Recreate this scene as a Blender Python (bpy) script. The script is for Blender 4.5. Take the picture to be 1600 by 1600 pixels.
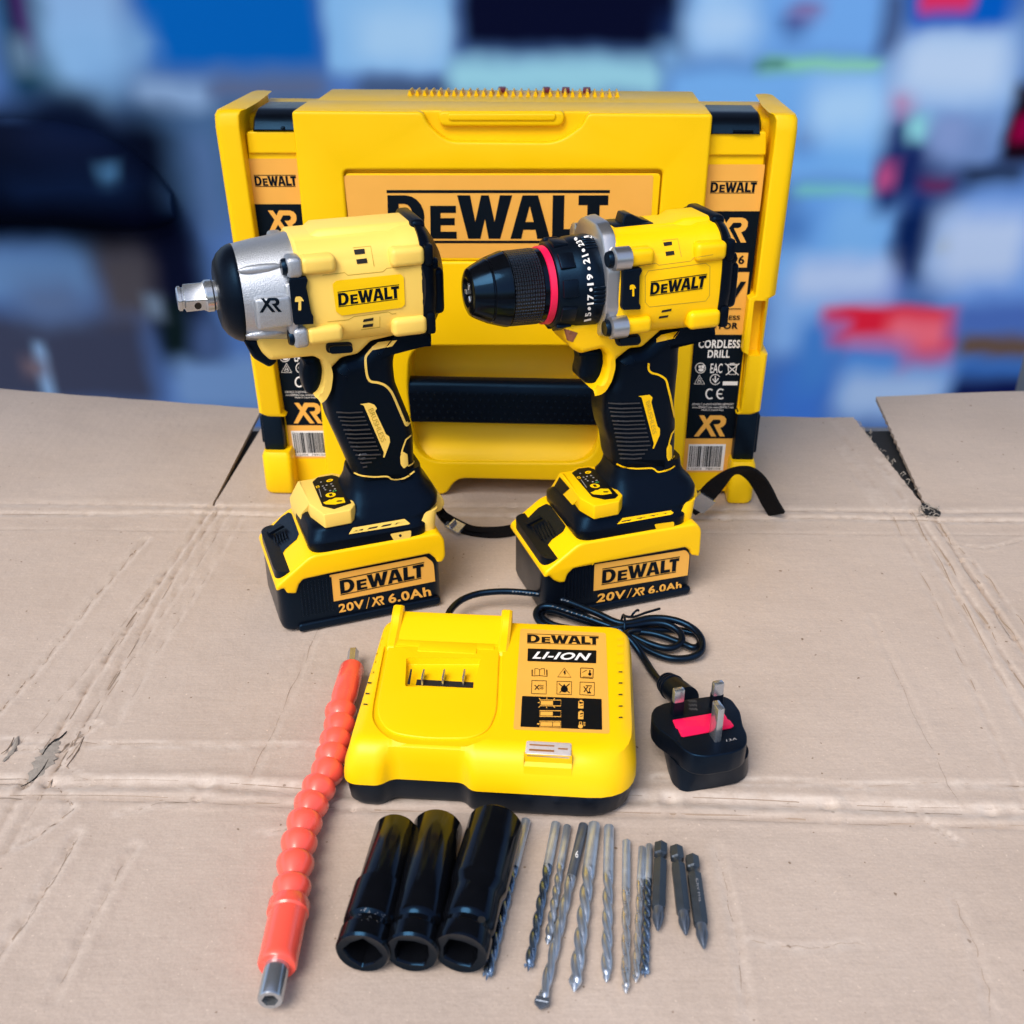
import bpy, bmesh, math, random
from mathutils import Vector, Matrix
from mathutils.bvhtree import BVHTree

S = 0.001                      # the script works in millimetres, the scene in metres
sc = bpy.context.scene
for o in list(bpy.data.objects):
    bpy.data.objects.remove(o)
COL = sc.collection
R = math.radians

# ------------------------------------------------------------------ camera
CAM_H, PITCH, FPX = 420.0, R(28.5), 1700.0     # height above the cardboard, downward tilt, focal length in px of 1600
cd = bpy.data.cameras.new('camera'); cam = bpy.data.objects.new('camera', cd); COL.objects.link(cam)
cam.location = (0, 0, CAM_H * S); cam.rotation_euler = (math.pi / 2 - PITCH, 0, 0)
cd.sensor_width = 36; cd.sensor_fit = 'HORIZONTAL'; cd.lens = 36 * FPX / 1600
cd.clip_start = 0.02; cd.clip_end = 200
cd.dof.use_dof = True; cd.dof.focus_distance = 0.66; cd.dof.aperture_fstop = 12.5; cd.dof.aperture_blades = 0
sc.camera = cam

# ------------------------------------------------------------------ sky, sun, exposure
SUN_EL, SUN_AZ = R(52), R(212)                 # open sky behind and above the photographer
world = bpy.data.worlds.new('World'); sc.world = world; world.use_nodes = True
wn = world.node_tree.nodes; wl = world.node_tree.links; wn.clear()
wo = wn.new('ShaderNodeOutputWorld'); wb = wn.new('ShaderNodeBackground'); ws = wn.new('ShaderNodeTexSky')
ws.sky_type = 'NISHITA'; ws.sun_disc = False; ws.sun_elevation = SUN_EL; ws.sun_rotation = SUN_AZ
ws.air_density = 1.0; ws.dust_density = 3.0; ws.ozone_density = 1.0
wb.inputs['Strength'].default_value = 0.11
wl.new(ws.outputs[0], wb.inputs[0]); wl.new(wb.outputs[0], wo.inputs[0])
sd = bpy.data.lights.new('sun', 'SUN'); sun = bpy.data.objects.new('sun', sd); COL.objects.link(sun)
sd.energy = 1.5; sd.angle = R(34); sd.color = (1.0, 0.93, 0.84)
sdir = Vector((math.sin(SUN_AZ) * math.cos(SUN_EL), math.cos(SUN_AZ) * math.cos(SUN_EL), math.sin(SUN_EL)))
sun.rotation_euler = sdir.to_track_quat('Z', 'Y').to_euler(); sun.location = (0, -1, 3)
sc.view_settings.view_transform = 'Standard'; sc.view_settings.look = 'None'
sc.view_settings.gamma = 1; sc.view_settings.use_curve_mapping = False
sc.view_settings.exposure = 0.86
sc.render.engine = 'CYCLES'; sc.cycles.max_bounces = 8
try: sc.cycles.use_denoising = True
except Exception: pass

# ------------------------------------------------------------------ sight lines: where a pixel of the 1600 px photograph lies on a real plane
CAMP = Vector((0, 0, CAM_H))
FW = Vector((0, math.cos(PITCH), -math.sin(PITCH))); UPV = Vector((0, math.sin(PITCH), math.cos(PITCH))); RT = Vector((1, 0, 0))
def ray(px, py): return FW + RT * ((px - 800) / FPX) - UPV * ((py - 800) / FPX)
def gnd(px, py, z=0.0):
    d = ray(px, py); return CAMP + d * ((z - CAM_H) / d.z)
def on_plane(px, py, o, n):
    d = ray(px, py); return CAMP + d * ((o - CAMP).dot(n) / d.dot(n))

# ------------------------------------------------------------------ materials
MATS = {}
def principled(name):
    m = bpy.data.materials.new(name); m.use_nodes = True
    nt = m.node_tree; return m, nt, nt.nodes['Principled BSDF']
def blk(m, tint=(.16, .50, 1.0)):
    m.node_tree.nodes['Principled BSDF'].inputs['Specular Tint'].default_value = (*tint, 1); return m
def mat(name, col, rough=0.45, metal=0.0, coat=0.0, bump=0.0, bscale=900.0, spec=0.5, mottle=0.0, mscale=25.0, ior=None, trans=0.0):
    """procedural material: slight colour mottling, roughness variation and a fine grain"""
    if name in MATS: return MATS[name]
    m, nt, p = principled(name); N = nt.nodes; L = nt.links
    p.inputs['Base Color'].default_value = (*col, 1); p.inputs['Metallic'].default_value = metal
    p.inputs['Coat Weight'].default_value = coat; p.inputs['Coat Roughness'].default_value = 0.12
    p.inputs['Specular IOR Level'].default_value = spec
    if trans: p.inputs['Transmission Weight'].default_value = trans
    tc = N.new('ShaderNodeTexCoord')
    nz = N.new('ShaderNodeTexNoise'); nz.inputs['Scale'].default_value = mscale; nz.inputs['Detail'].default_value = 5
    L.new(tc.outputs['Object'], nz.inputs['Vector'])
    mr = N.new('ShaderNodeMapRange'); mr.inputs[1].default_value = 0.3; mr.inputs[2].default_value = 0.7
    mr.inputs[3].default_value = max(0.02, rough - 0.06); mr.inputs[4].default_value = rough + 0.06
    L.new(nz.outputs['Fac'], mr.inputs[0]); L.new(mr.outputs[0], p.inputs['Roughness'])
    if mottle:
        mx = N.new('ShaderNodeMix'); mx.data_type = 'RGBA'
        mx.inputs['A'].default_value = (*[c * (1 - mottle) for c in col], 1); mx.inputs['B'].default_value = (*[min(1, c * (1 + mottle)) for c in col], 1)
        L.new(nz.outputs['Fac'], mx.inputs['Factor']); L.new(mx.outputs['Result'], p.inputs['Base Color'])
    if bump:
        nb = N.new('ShaderNodeTexNoise'); nb.inputs['Scale'].default_value = bscale; nb.inputs['Detail'].default_value = 2
        L.new(tc.outputs['Object'], nb.inputs['Vector'])
        b = N.new('ShaderNodeBump'); b.inputs['Strength'].default_value = bump; b.inputs['Distance'].default_value = 0.0005
        L.new(nb.outputs['Fac'], b.inputs['Height']); L.new(b.outputs[0], p.inputs['Normal'])
    MATS[name] = m; return m

YEL = mat('yellow_case_plastic', (0.90, 0.568, 0.001), 0.40, spec=0.22, bump=0.06, bscale=1500, mottle=0.03)
YELT = mat('yellow_tool_plastic', (0.92, 0.552, 0.002), 0.36, spec=0.25, bump=0.08, bscale=1400, mottle=0.02)
CREAM = mat('pale_yellow_plastic', (0.87, 0.605, 0.125), 0.40, spec=0.3, bump=0.10, bscale=1400, mottle=0.02)
YELL = mat('yellow_panel', (0.92, 0.58, 0.002), 0.35, spec=0.25)
BLK = mat('black_plastic', (0.0030, 0.0045, 0.0085), 0.33, spec=0.28, bump=0.12, bscale=1600)
RUB = mat('black_rubber', (0.0026, 0.0040, 0.0080), 0.33, spec=0.14, bump=0.18, bscale=1300)
GLB = mat('black_gloss_steel', (0.003, 0.0035, 0.005), 0.15, spec=0.28, bump=0.02, bscale=400, mottle=0.3, mscale=90)
INK = mat('black_ink', (0.003, 0.0032, 0.004), 0.5, spec=0.25)
VOID = mat('opening_shade', (0.004, 0.004, 0.005), 0.8)  # black stands for the shade inside holes, slots, gaps and tears
ORG = mat('orange_label_paper', (0.80, 0.405, 0.062), 0.5, mottle=0.04, mscale=60)
WHT = mat('white_ink', (0.80, 0.80, 0.80), 0.5)
GREY = mat('grey_ink', (0.30, 0.30, 0.32), 0.5)
SIL = mat('cast_aluminium', (0.43, 0.47, 0.53), 0.40, metal=0.75, bump=0.6, bscale=1500, mottle=0.22, mscale=1500)
ALU = mat('smooth_aluminium', (0.48, 0.50, 0.54), 0.33, metal=0.9, bump=0.1, bscale=900)
CHR = mat('polished_steel', (0.48, 0.52, 0.57), 0.22, metal=0.85, bump=0.03, bscale=500, mottle=0.1)
DSTL = mat('blued_steel', (0.15, 0.18, 0.23), 0.36, metal=0.7, bump=0.25, bscale=900, mottle=0.25, mscale=150)
BSTL = mat('bright_drill_steel', (0.56, 0.63, 0.72), 0.42, metal=0.8, bump=0.15, bscale=900, mottle=0.2, mscale=150)
BITB = mat('dark_phosphate_steel', (0.045, 0.060, 0.080), 0.34, metal=0.5, bump=0.2, bscale=1200, mottle=0.2, mscale=200)
CORAL = mat('coral_rubber', (0.95, 0.105, 0.070), 0.28, bump=0.03, coat=0.6, mottle=0.05)
RED = mat('red_plastic', (0.80, 0.006, 0.075), 0.4, bump=0.1, bscale=500)
CLEAR = mat('clear_lens', (0.74, 0.71, 0.74), 0.12, coat=0.5, mottle=0.12, mscale=500, trans=0.35)
CORD = mat('black_cable_sheath', (0.003, 0.004, 0.007), 0.27, spec=0.4, bump=0.03, bscale=300)
WEB = mat('black_webbing', (0.003, 0.003, 0.004), 0.8, spec=0.12, bump=0.8, bscale=900)
AMB = mat('copper_winding', (0.35, 0.15, 0.03), 0.4, metal=0.7)
LENSB = mat('brown_lamp_lens', (0.22, 0.08, 0.04), 0.2)
GREEN = mat('green_led', (0.05, 0.5, 0.15), 0.4)

for _m in (BLK, RUB, CORD, INK, GLB): blk(_m)

# ------------------------------------------------------------------ objects: things, parts, tags
def finish(name, me, m, parent=None, smooth=35):
    if smooth:
        for p in me.polygons: p.use_smooth = True
        me.set_sharp_from_angle(angle=R(smooth))
    me.name = name
    me.materials.clear(); me.materials.append(m)
    o = bpy.data.objects.new(name, me); COL.objects.link(o)
    if parent: o.parent = parent
    return o
def thing(name, label, cat, loc=(0, 0, 0), rz=0.0, group=None):
    o = bpy.data.objects.new(name, None); COL.objects.link(o); o.empty_display_size = 0.02
    o.location = Vector(loc) * S; o.rotation_euler = (0, 0, rz); o['label'] = label; o['category'] = cat
    if group: o['group'] = group
    return o
def tag(o, label, cat, group=None):
    o['label'] = label; o['category'] = cat
    if group: o['group'] = group
    return o
def struct(o): o['kind'] = 'structure'; return o

class Frame:
    """local axes of a thing: x along it, y away from the camera, z up (millimetres)"""
    def __init__(s, o, rz):
        s.o = Vector(o); s.rz = rz; s.m = Matrix.Translation(s.o) @ Matrix.Rotation(rz, 4, 'Z'); s.i = s.m.inverted()
    def side(s, px, py, t):                   # on the upright plane y = -t
        n = s.m.to_3x3() @ Vector((0, -1, 0)); p = s.m @ Vector((0, -t, 0)); return s.i @ on_plane(px, py, p, n)
    def level(s, px, py, z): return s.i @ gnd(px, py, z)
    def plane(s, px, py, p, n): return s.i @ on_plane(px, py, s.m @ Vector(p), s.m.to_3x3() @ Vector(n))
    def ray(s, px, py): return s.i @ CAMP, (s.i.to_3x3() @ ray(px, py)).normalized()
WORLD = Frame((0, 0, 0), 0)

# ------------------------------------------------------------------ shape helpers (all add to a bmesh, in millimetres)
class B:
    def __init__(s): s.bm = bmesh.new()
    def add(s, other, mtx=None):
        me = bpy.data.meshes.new('tmp'); other.to_mesh(me); other.free()
        if mtx is not None: me.transform(mtx)
        s.bm.from_mesh(me); bpy.data.meshes.remove(me); return s
    def box(s, x0, x1, y0, y1, z0, z1, bev=0.0, seg=2, mtx=None):
        b = bmesh.new(); bmesh.ops.create_cube(b, size=1)
        for v in b.verts: v.co = Vector(((x0 + x1) / 2 + v.co.x * (x1 - x0), (y0 + y1) / 2 + v.co.y * (y1 - y0), (z0 + z1) / 2 + v.co.z * (z1 - z0)))
        if bev: bmesh.ops.bevel(b, geom=b.edges[:], offset=bev, segments=seg, affect='EDGES', profile=0.5)
        return s.add(b, mtx)
    def loft(s, rings, cap=True, closed=False, mtx=None):
        b = bmesh.new(); V = [[b.verts.new(p) for p in r] for r in rings]; n = len(rings[0])
        pairs = list(zip(V, V[1:])) + ([(V[-1], V[0])] if closed else [])
        for A, C in pairs:
            for i in range(n):
                j = (i + 1) % n
                try: b.faces.new((A[i], A[j], C[j], C[i]))
                except ValueError: pass
        if cap and not closed:
            b.faces.new(list(reversed(V[0]))); b.faces.new(V[-1])
        bmesh.ops.recalc_face_normals(b, faces=b.faces)
        return s.add(b, mtx)
    def lathe(s, prof, n=40, mtx=None, cap=True):
        """profile [(x, r)] turned about the x axis"""
        rings = [[Vector((x, r * math.cos(2 * math.pi * i / n), r * math.sin(2 * math.pi * i / n))) for i in range(n)] for x, r in prof]
        return s.loft(rings, cap, False, mtx)
    def tube(s, pts, r, n=10, closed=False, cap=True, flat=None, up=None):
        pts = [Vector(p) for p in pts]; rings = []
        ref = Vector(up) if up is not None else Vector((0, 0, 1)); prev = None
        for i, p in enumerate(pts):
            a = pts[i - 1] if (i or closed) else p; c = pts[(i + 1) % len(pts)] if (i < len(pts) - 1 or closed) else p
            t = (c - a).normalized()
            if up is not None: u = ref
            else: u = prev if prev is not None else (ref if abs(t.dot(ref)) < .95 else Vector((1, 0, 0)))
            sd_ = t.cross(u).normalized(); u2 = sd_.cross(t).normalized(); prev = u2
            ra = r[i] if isinstance(r, (list, tuple)) else r
            if flat: w, h = flat; rings.append([p + sd_ * (w * cx) + u2 * (h * cy) for cx, cy in ((-1, -1), (1, -1), (1, 1), (-1, 1))])
            else: rings.append([p + (sd_ * math.cos(2 * math.pi * k / n) + u2 * math.sin(2 * math.pi * k / n)) * ra for k in range(n)])
        return s.loft(rings, cap, closed)
    def slab(s, loops, a, b_, bev=0.0, res=3, axis='y', mtx=None):
        """outline (first loop) with holes, extruded from a to b_ along -y (side outlines in x,z), or along z (plan outlines in x,y)"""
        me = fill2d(loops, abs(b_ - a), bev, res); b = bmesh.new(); b.from_mesh(me); bpy.data.meshes.remove(me)
        mid = (a + b_) / 2
        for v in b.verts:
            x, y, z = v.co
            v.co = Vector((x, -mid - z, y)) if axis == 'y' else Vector((x, y, mid + z))
        bmesh.ops.recalc_face_normals(b, faces=b.faces)
        return s.add(b, mtx)
    def sphere(s, c, rx, ry=None, rz=None, mtx=None):
        b = bmesh.new(); bmesh.ops.create_uvsphere(b, u_segments=20, v_segments=12, radius=1)
        for v in b.verts: v.co = Vector((c[0] + v.co.x * rx, c[1] + v.co.y * (ry or rx), c[2] + v.co.z * (rz or rx)))
        return s.add(b, mtx)
    def mesh(s, name='m'):
        me = bpy.data.meshes.new(name); s.bm.to_mesh(me); me.transform(Matrix.Scale(S, 4)); return me
    def obj(s, name, m, parent=None, smooth=35):
        o = finish(name, s.mesh(name), m, parent, smooth); s.bm.free(); return o

def fill2d(loops, depth=0.0, bev=0.0, res=3):
    cu = bpy.data.curves.new('c', 'CURVE'); cu.dimensions = '2D'; cu.fill_mode = 'BOTH'
    for k_, lp in enumerate(loops):
        lp = [p for i, p in enumerate(lp) if math.hypot(p[0] - lp[i - 1][0], p[1] - lp[i - 1][1]) > (0.02 if depth else 1e-6)]
        ar = sum(lp[i - 1][0] * lp[i][1] - lp[i][0] * lp[i - 1][1] for i in range(len(lp)))
        if (ar < 0) == (k_ == 0): lp = lp[::-1]
        sp = cu.splines.new('POLY'); sp.points.add(len(lp) - 1); sp.use_cyclic_u = True
        for i, p in enumerate(lp): sp.points[i].co = (p[0], p[1], 0, 1)
    if depth:
        cu.extrude = max(0.001, depth / 2 - bev)
        if bev: cu.bevel_depth = bev; cu.bevel_resolution = res; cu.offset = -bev
    o = bpy.data.objects.new('c', cu); me = bpy.data.meshes.new_from_object(o)
    bpy.data.objects.remove(o); bpy.data.curves.remove(cu)
    b = bmesh.new(); b.from_mesh(me); bmesh.ops.remove_doubles(b, verts=b.verts, dist=1e-4); b.to_mesh(me); b.free()
    return me

def rnd(pts, r, n=5):
    """round the corners of a closed polygon; r is one radius or one per corner"""
    out = []; N = len(pts)
    for i in range(N):
        p = Vector(pts[i][:2]); a = Vector(pts[i - 1][:2]); c = Vector(pts[(i + 1) % N][:2])
        ri = r[i] if isinstance(r, (list, tuple)) else r
        da, dc = a - p, c - p
        la, lc = da.length, dc.length
        if ri <= 0 or la < 1e-6 or lc < 1e-6: out.append((p.x, p.y)); continue
        da /= la; dc /= lc
        k = min(ri, la * 0.48, lc * 0.48)
        for j in range(n + 1):
            t = j / n; q = (p + da * k) * (1 - t) ** 2 + p * (2 * t * (1 - t)) + (p + dc * k) * t ** 2
            out.append((q.x, q.y))
    return out
def rrect(x0, x1, y0, y1, r, n=5): return rnd([(x0, y0), (x1, y0), (x1, y1), (x0, y1)], r, n)
def circ(cx, cy, rx, ry=None, n=24): return [(cx + rx * math.cos(2 * math.pi * i / n), cy + (ry or rx) * math.sin(2 * math.pi * i / n)) for i in range(n)]
def smooth_path(pts, k=6, closed=False):
    P = [Vector(p) for p in pts]; out = []; n = len(P)
    for i in range(n if closed else n - 1):
        p0 = P[(i - 1) % n] if (closed or i) else P[0]; p1 = P[i]; p2 = P[(i + 1) % n]; p3 = P[(i + 2) % n] if (closed or i + 2 < n) else P[-1]
        for j in range(k):
            t = j / k
            out.append(0.5 * ((2 * p1) + (p2 - p0) * t + (2 * p0 - 5 * p1 + 4 * p2 - p3) * t * t + (3 * p1 - p0 - 3 * p2 + p3) * t ** 3))
    if not closed: out.append(P[-1])
    return out
def sring(z, x0, x1, hy, e=4.0, n=40, cy=0.0):
    """a rounded-rectangle section (superellipse) at height z"""
    cx, hx = (x0 + x1) / 2, (x1 - x0) / 2; out = []
    for i in range(n):
        a = 2 * math.pi * i / n; c, s_ = math.cos(a), math.sin(a)
        out.append(Vector((cx + hx * math.copysign(abs(c) ** (2 / e), c), cy + hy * math.copysign(abs(s_) ** (2 / e), s_), z)))
    return out
def xring(x, cz, hz, hy, e=2.0, n=48):
    out = []
    for i in range(n):
        a = 2 * math.pi * (i + .5) / n; c, s_ = math.cos(a), math.sin(a)
        out.append(Vector((x, hy * math.copysign(abs(c) ** (2 / e), c), cz + hz * math.copysign(abs(s_) ** (2 / e), s_))))
    return out

# ------------------------------------------------------------------ printing: flat shapes laid on a surface of a part
def homog(q):
    """unit square (0,0),(1,0),(1,1),(0,1) -> four points"""
    (x0, y0), (x1, y1), (x2, y2), (x3, y3) = q
    dx1, dx2, dx3 = x1 - x2, x3 - x2, x0 - x1 + x2 - x3; dy1, dy2, dy3 = y1 - y2, y3 - y2, y0 - y1 + y2 - y3
    den = dx1 * dy2 - dx2 * dy1
    g = (dx3 * dy2 - dx2 * dy3) / den; h = (dx1 * dy3 - dx3 * dy1) / den
    a, b, c = x1 - x0 + g * x1, x3 - x0 + h * x3, x0; d, e, f = y1 - y0 + g * y1, y3 - y0 + h * y3, y0
    return lambda u, v: ((a * u + b * v + c) / (g * u + h * v + 1), (d * u + e * v + f) / (g * u + h * v + 1))
TEXTC = {}
def text_mesh(txt, bold=0.0, shear=0.0):
    """lettering normalised to the unit square"""
    key = (txt, bold, shear)
    if key not in TEXTC:
        cu = bpy.data.curves.new('t', 'FONT'); cu.body = txt; cu.size = 1; cu.offset = bold; cu.shear = shear; cu.resolution_u = 4; cu.space_character = 1.0 + bold * 3.2
        o = bpy.data.objects.new('t', cu); me = bpy.data.meshes.new_from_object(o)
        bpy.data.objects.remove(o); bpy.data.curves.remove(cu)
        xs = [v.co.x for v in me.vertices]; ys = [v.co.y for v in me.vertices]
        for v in me.vertices: v.co = ((v.co.x - min(xs)) / (max(xs) - min(xs)), (v.co.y - min(ys)) / (max(ys) - min(ys)), 0)
        TEXTC[key] = me
    return TEXTC[key]
def quad(x0, y0, x1, y1): return [(x0, y1), (x1, y1), (x1, y0), (x0, y0)]     # photo rectangle: bottom-left first

def _lg(pts): return [((x - 605) / 345, (379 - y) / 82) for x, y in pts]
def _arc(cx, cy, rx, ry, a0, a1, n=8): return [(cx + rx * math.cos(R(a0 + (a1 - a0) * i / n)), cy - ry * math.sin(R(a0 + (a1 - a0) * i / n))) for i in range(n + 1)]
MAKER = [  # the maker's lettering with its two rules, in the unit square
    [_lg([(605, 297), (950, 297), (950, 301.5), (605, 301.5)])],
    [_lg([(605, 375), (936, 375), (936, 379), (605, 379)])],
    [_lg([(606, 305), (634, 305)] + _arc(634, 338.5, 29, 33.5, 88, -88, 10) + [(634, 372), (606, 372)]), _lg([(623, 318), (632, 318)] + _arc(632, 338.5, 13, 20.5, 88, -88, 8) + [(632, 359), (623, 359)])],
    [_lg([(672, 321), (712, 321), (712, 332), (688, 332), (688, 340), (710, 340), (710, 351), (688, 351), (688, 361), (713, 361), (713, 372), (672, 372)])],
    [_lg([(714, 305), (734, 305), (742, 346), (751, 305), (763, 305), (772, 346), (780, 305), (799, 305), (781, 372), (763, 372), (757, 341), (750, 372), (731, 372)])],
    [_lg([(797, 372), (815, 305), (839, 305), (859, 372), (839, 372), (836, 358), (817, 358), (814, 372)]), _lg([(820, 346), (833, 346), (826.5, 321)])],
    [_lg([(862, 305), (880, 305), (880, 357), (907, 357), (907, 372), (862, 372)])],
    [_lg([(902, 305), (948, 305), (948, 320), (935, 320), (935, 372), (916, 372), (916, 320), (902, 320)])],
]
XRLOGO = [
    [[(.11, 1), (.27, 1), (.72, 0), (.56, 0)]],
    [[(0, 0), (.155, 0), (.57, .8), (.78, .8), (.82, .72), (.79, .62), (.72, .58), (.60, .58), (.84, 0), (1, 0), (.82, .41), (.93, .5), (.985, .65), (.98, .83), (.91, .95), (.8, 1), (.46, 1)]],
]
HAMMER = [[[(.0, .62), (.0, .86), (.1, .98), (.55, 1), (.75, .93), (1, .72), (1, .64), (.78, .70), (.72, .62), (.78, .04), (.72, 0), (.46, 0), (.42, .05), (.42, .62)]]]

class Print:
    """collects printed shapes given in photo pixels, then lays them on a surface"""
    def __init__(s): s.items = []
    def poly(s, *loops): s.items.append((fill2d([list(l) for l in loops]), None)); return s
    def rect(s, x0, y0, x1, y1, r=0): return s.poly(rrect(x0, x1, y0, y1, r) if r else [(x0, y0), (x1, y0), (x1, y1), (x0, y1)])
    def art(s, art, q):
        h = homog(q)
        for loops in art: s.items.append((fill2d(loops), h))
        return s
    def text(s, t, q, bold=0.0, shear=0.0): s.items.append((text_mesh(t, bold, shear).copy(), homog(q))); return s
    def line(s, pts, w, closed=False):
        pts = [Vector((p[0], p[1])) for p in pts]; n = len(pts); L_, R_ = [], []
        for i, p in enumerate(pts):
            a = pts[i - 1] if (i or closed) else p; c = pts[(i + 1) % n] if (i < n - 1 or closed) else p
            t = (c - a).normalized(); nn = Vector((-t.y, t.x)) * (w / 2)
            L_.append(p + nn); R_.append(p - nn)
        if closed: s.items.append((fill2d([[tuple(v) for v in L_], [tuple(v) for v in R_]]), None))
        else: s.items.append((fill2d([[tuple(v) for v in L_] + [tuple(v) for v in reversed(R_)]]), None))
        return s
    def lay(s, name, m, parent, mapper, maxlen=None, thick=0.0):
        b = bmesh.new()
        for k, (me, h) in enumerate(s.items):
            t = bmesh.new(); t.from_mesh(me); bpy.data.meshes.remove(me)
            for v in t.verts:
                if h: x, y = h(v.co.x, v.co.y)
                else: x, y = v.co.x, v.co.y
                v.co = (x, y, 0)
            bmesh.ops.triangulate(t, faces=t.faces)
            if maxlen:
                for _ in range(6):
                    es = [e for e in t.edges if e.calc_length() > maxlen]
                    if not es: break
                    bmesh.ops.subdivide_edges(t, edges=es, cuts=1); bmesh.ops.triangulate(t, faces=t.faces)
            for v in t.verts: v.co = mapper(v.co.x, v.co.y, 0.03 * (k % 3))
            if thick:                                     # give the shape a body down to the surface
                bmesh.ops.recalc_face_normals(t, faces=t.faces); t.normal_update()
                nrm = {v: v.normal.copy() for v in t.verts}
                ex = bmesh.ops.extrude_face_region(t, geom=t.faces[:])
                top = [g for g in ex['geom'] if isinstance(g, bmesh.types.BMVert)]
                low = [v for v in t.verts if v in nrm]
                for v in low: v.co -= nrm[v] * thick
            tm = bpy.data.meshes.new('t'); t.to_mesh(tm); t.free(); b.from_mesh(tm); bpy.data.meshes.remove(tm)
        me = bpy.data.meshes.new(name); b.to_mesh(me); b.free(); me.transform(Matrix.Scale(S, 4))
        return finish(name, me, m, parent, 0)
def side_map(fr, t, off=0.2): return lambda x, y, e: fr.side(x, y, t + off + e)
def level_map(fr, z, off=0.2): return lambda x, y, e: fr.level(x, y, z + off + e)
def plane_map(fr, p, n, off=0.2):
    n = Vector(n).normalized(); return lambda x, y, e: fr.plane(x, y, Vector(p) + n * (off + e), n)
def surf_map(fr, objs, off=0.25, fallback=None):
    """first point of the given parts under the sight line"""
    bms = bmesh.new()
    for o in objs: bms.from_mesh(o.data)
    for v in bms.verts: v.co = v.co / S
    bvh = BVHTree.FromBMesh(bms); bms.free(); last = [fallback if fallback is not None else Vector((0, 0, 0))]
    def f(x, y, e):
        o, d = fr.ray(x, y); loc, nor, idx, dist = bvh.ray_cast(o, d)
        if loc is None:                         # just off the edge: take the nearest point of the surface
            best = None
            for k in range(60):
                q = o + d * (380 + k * 12); l2, n2, i2, d2 = bvh.find_nearest(q)
                if best is None or d2 < best[0]: best = (d2, l2, n2)
            loc, nor = best[1], best[2]
        last[0] = loc; n = nor if nor.dot(d) < 0 else -nor
        return loc + n * (off + e)
    return f
def cut(o, cutters):
    """subtract closed bodies (B builders) from a part"""
    for c in cutters:
        me = c.mesh('cut'); co = bpy.data.objects.new('cut', me); COL.objects.link(co)
        md = o.modifiers.new('b', 'BOOLEAN'); md.operation = 'DIFFERENCE'; md.solver = 'EXACT'; md.object = co
        if o.parent: co.parent = o.parent
        bpy.context.view_layer.update()
        dg = bpy.context.evaluated_depsgraph_get(); nm = bpy.data.meshes.new_from_object(o.evaluated_get(dg))
        o.modifiers.clear(); old = o.data; o.data = nm; nm.name = old.name
        bpy.data.objects.remove(co); c.bm.free()
        for p in nm.polygons: p.use_smooth = True
        nm.set_sharp_from_angle(angle=R(35))
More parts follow.
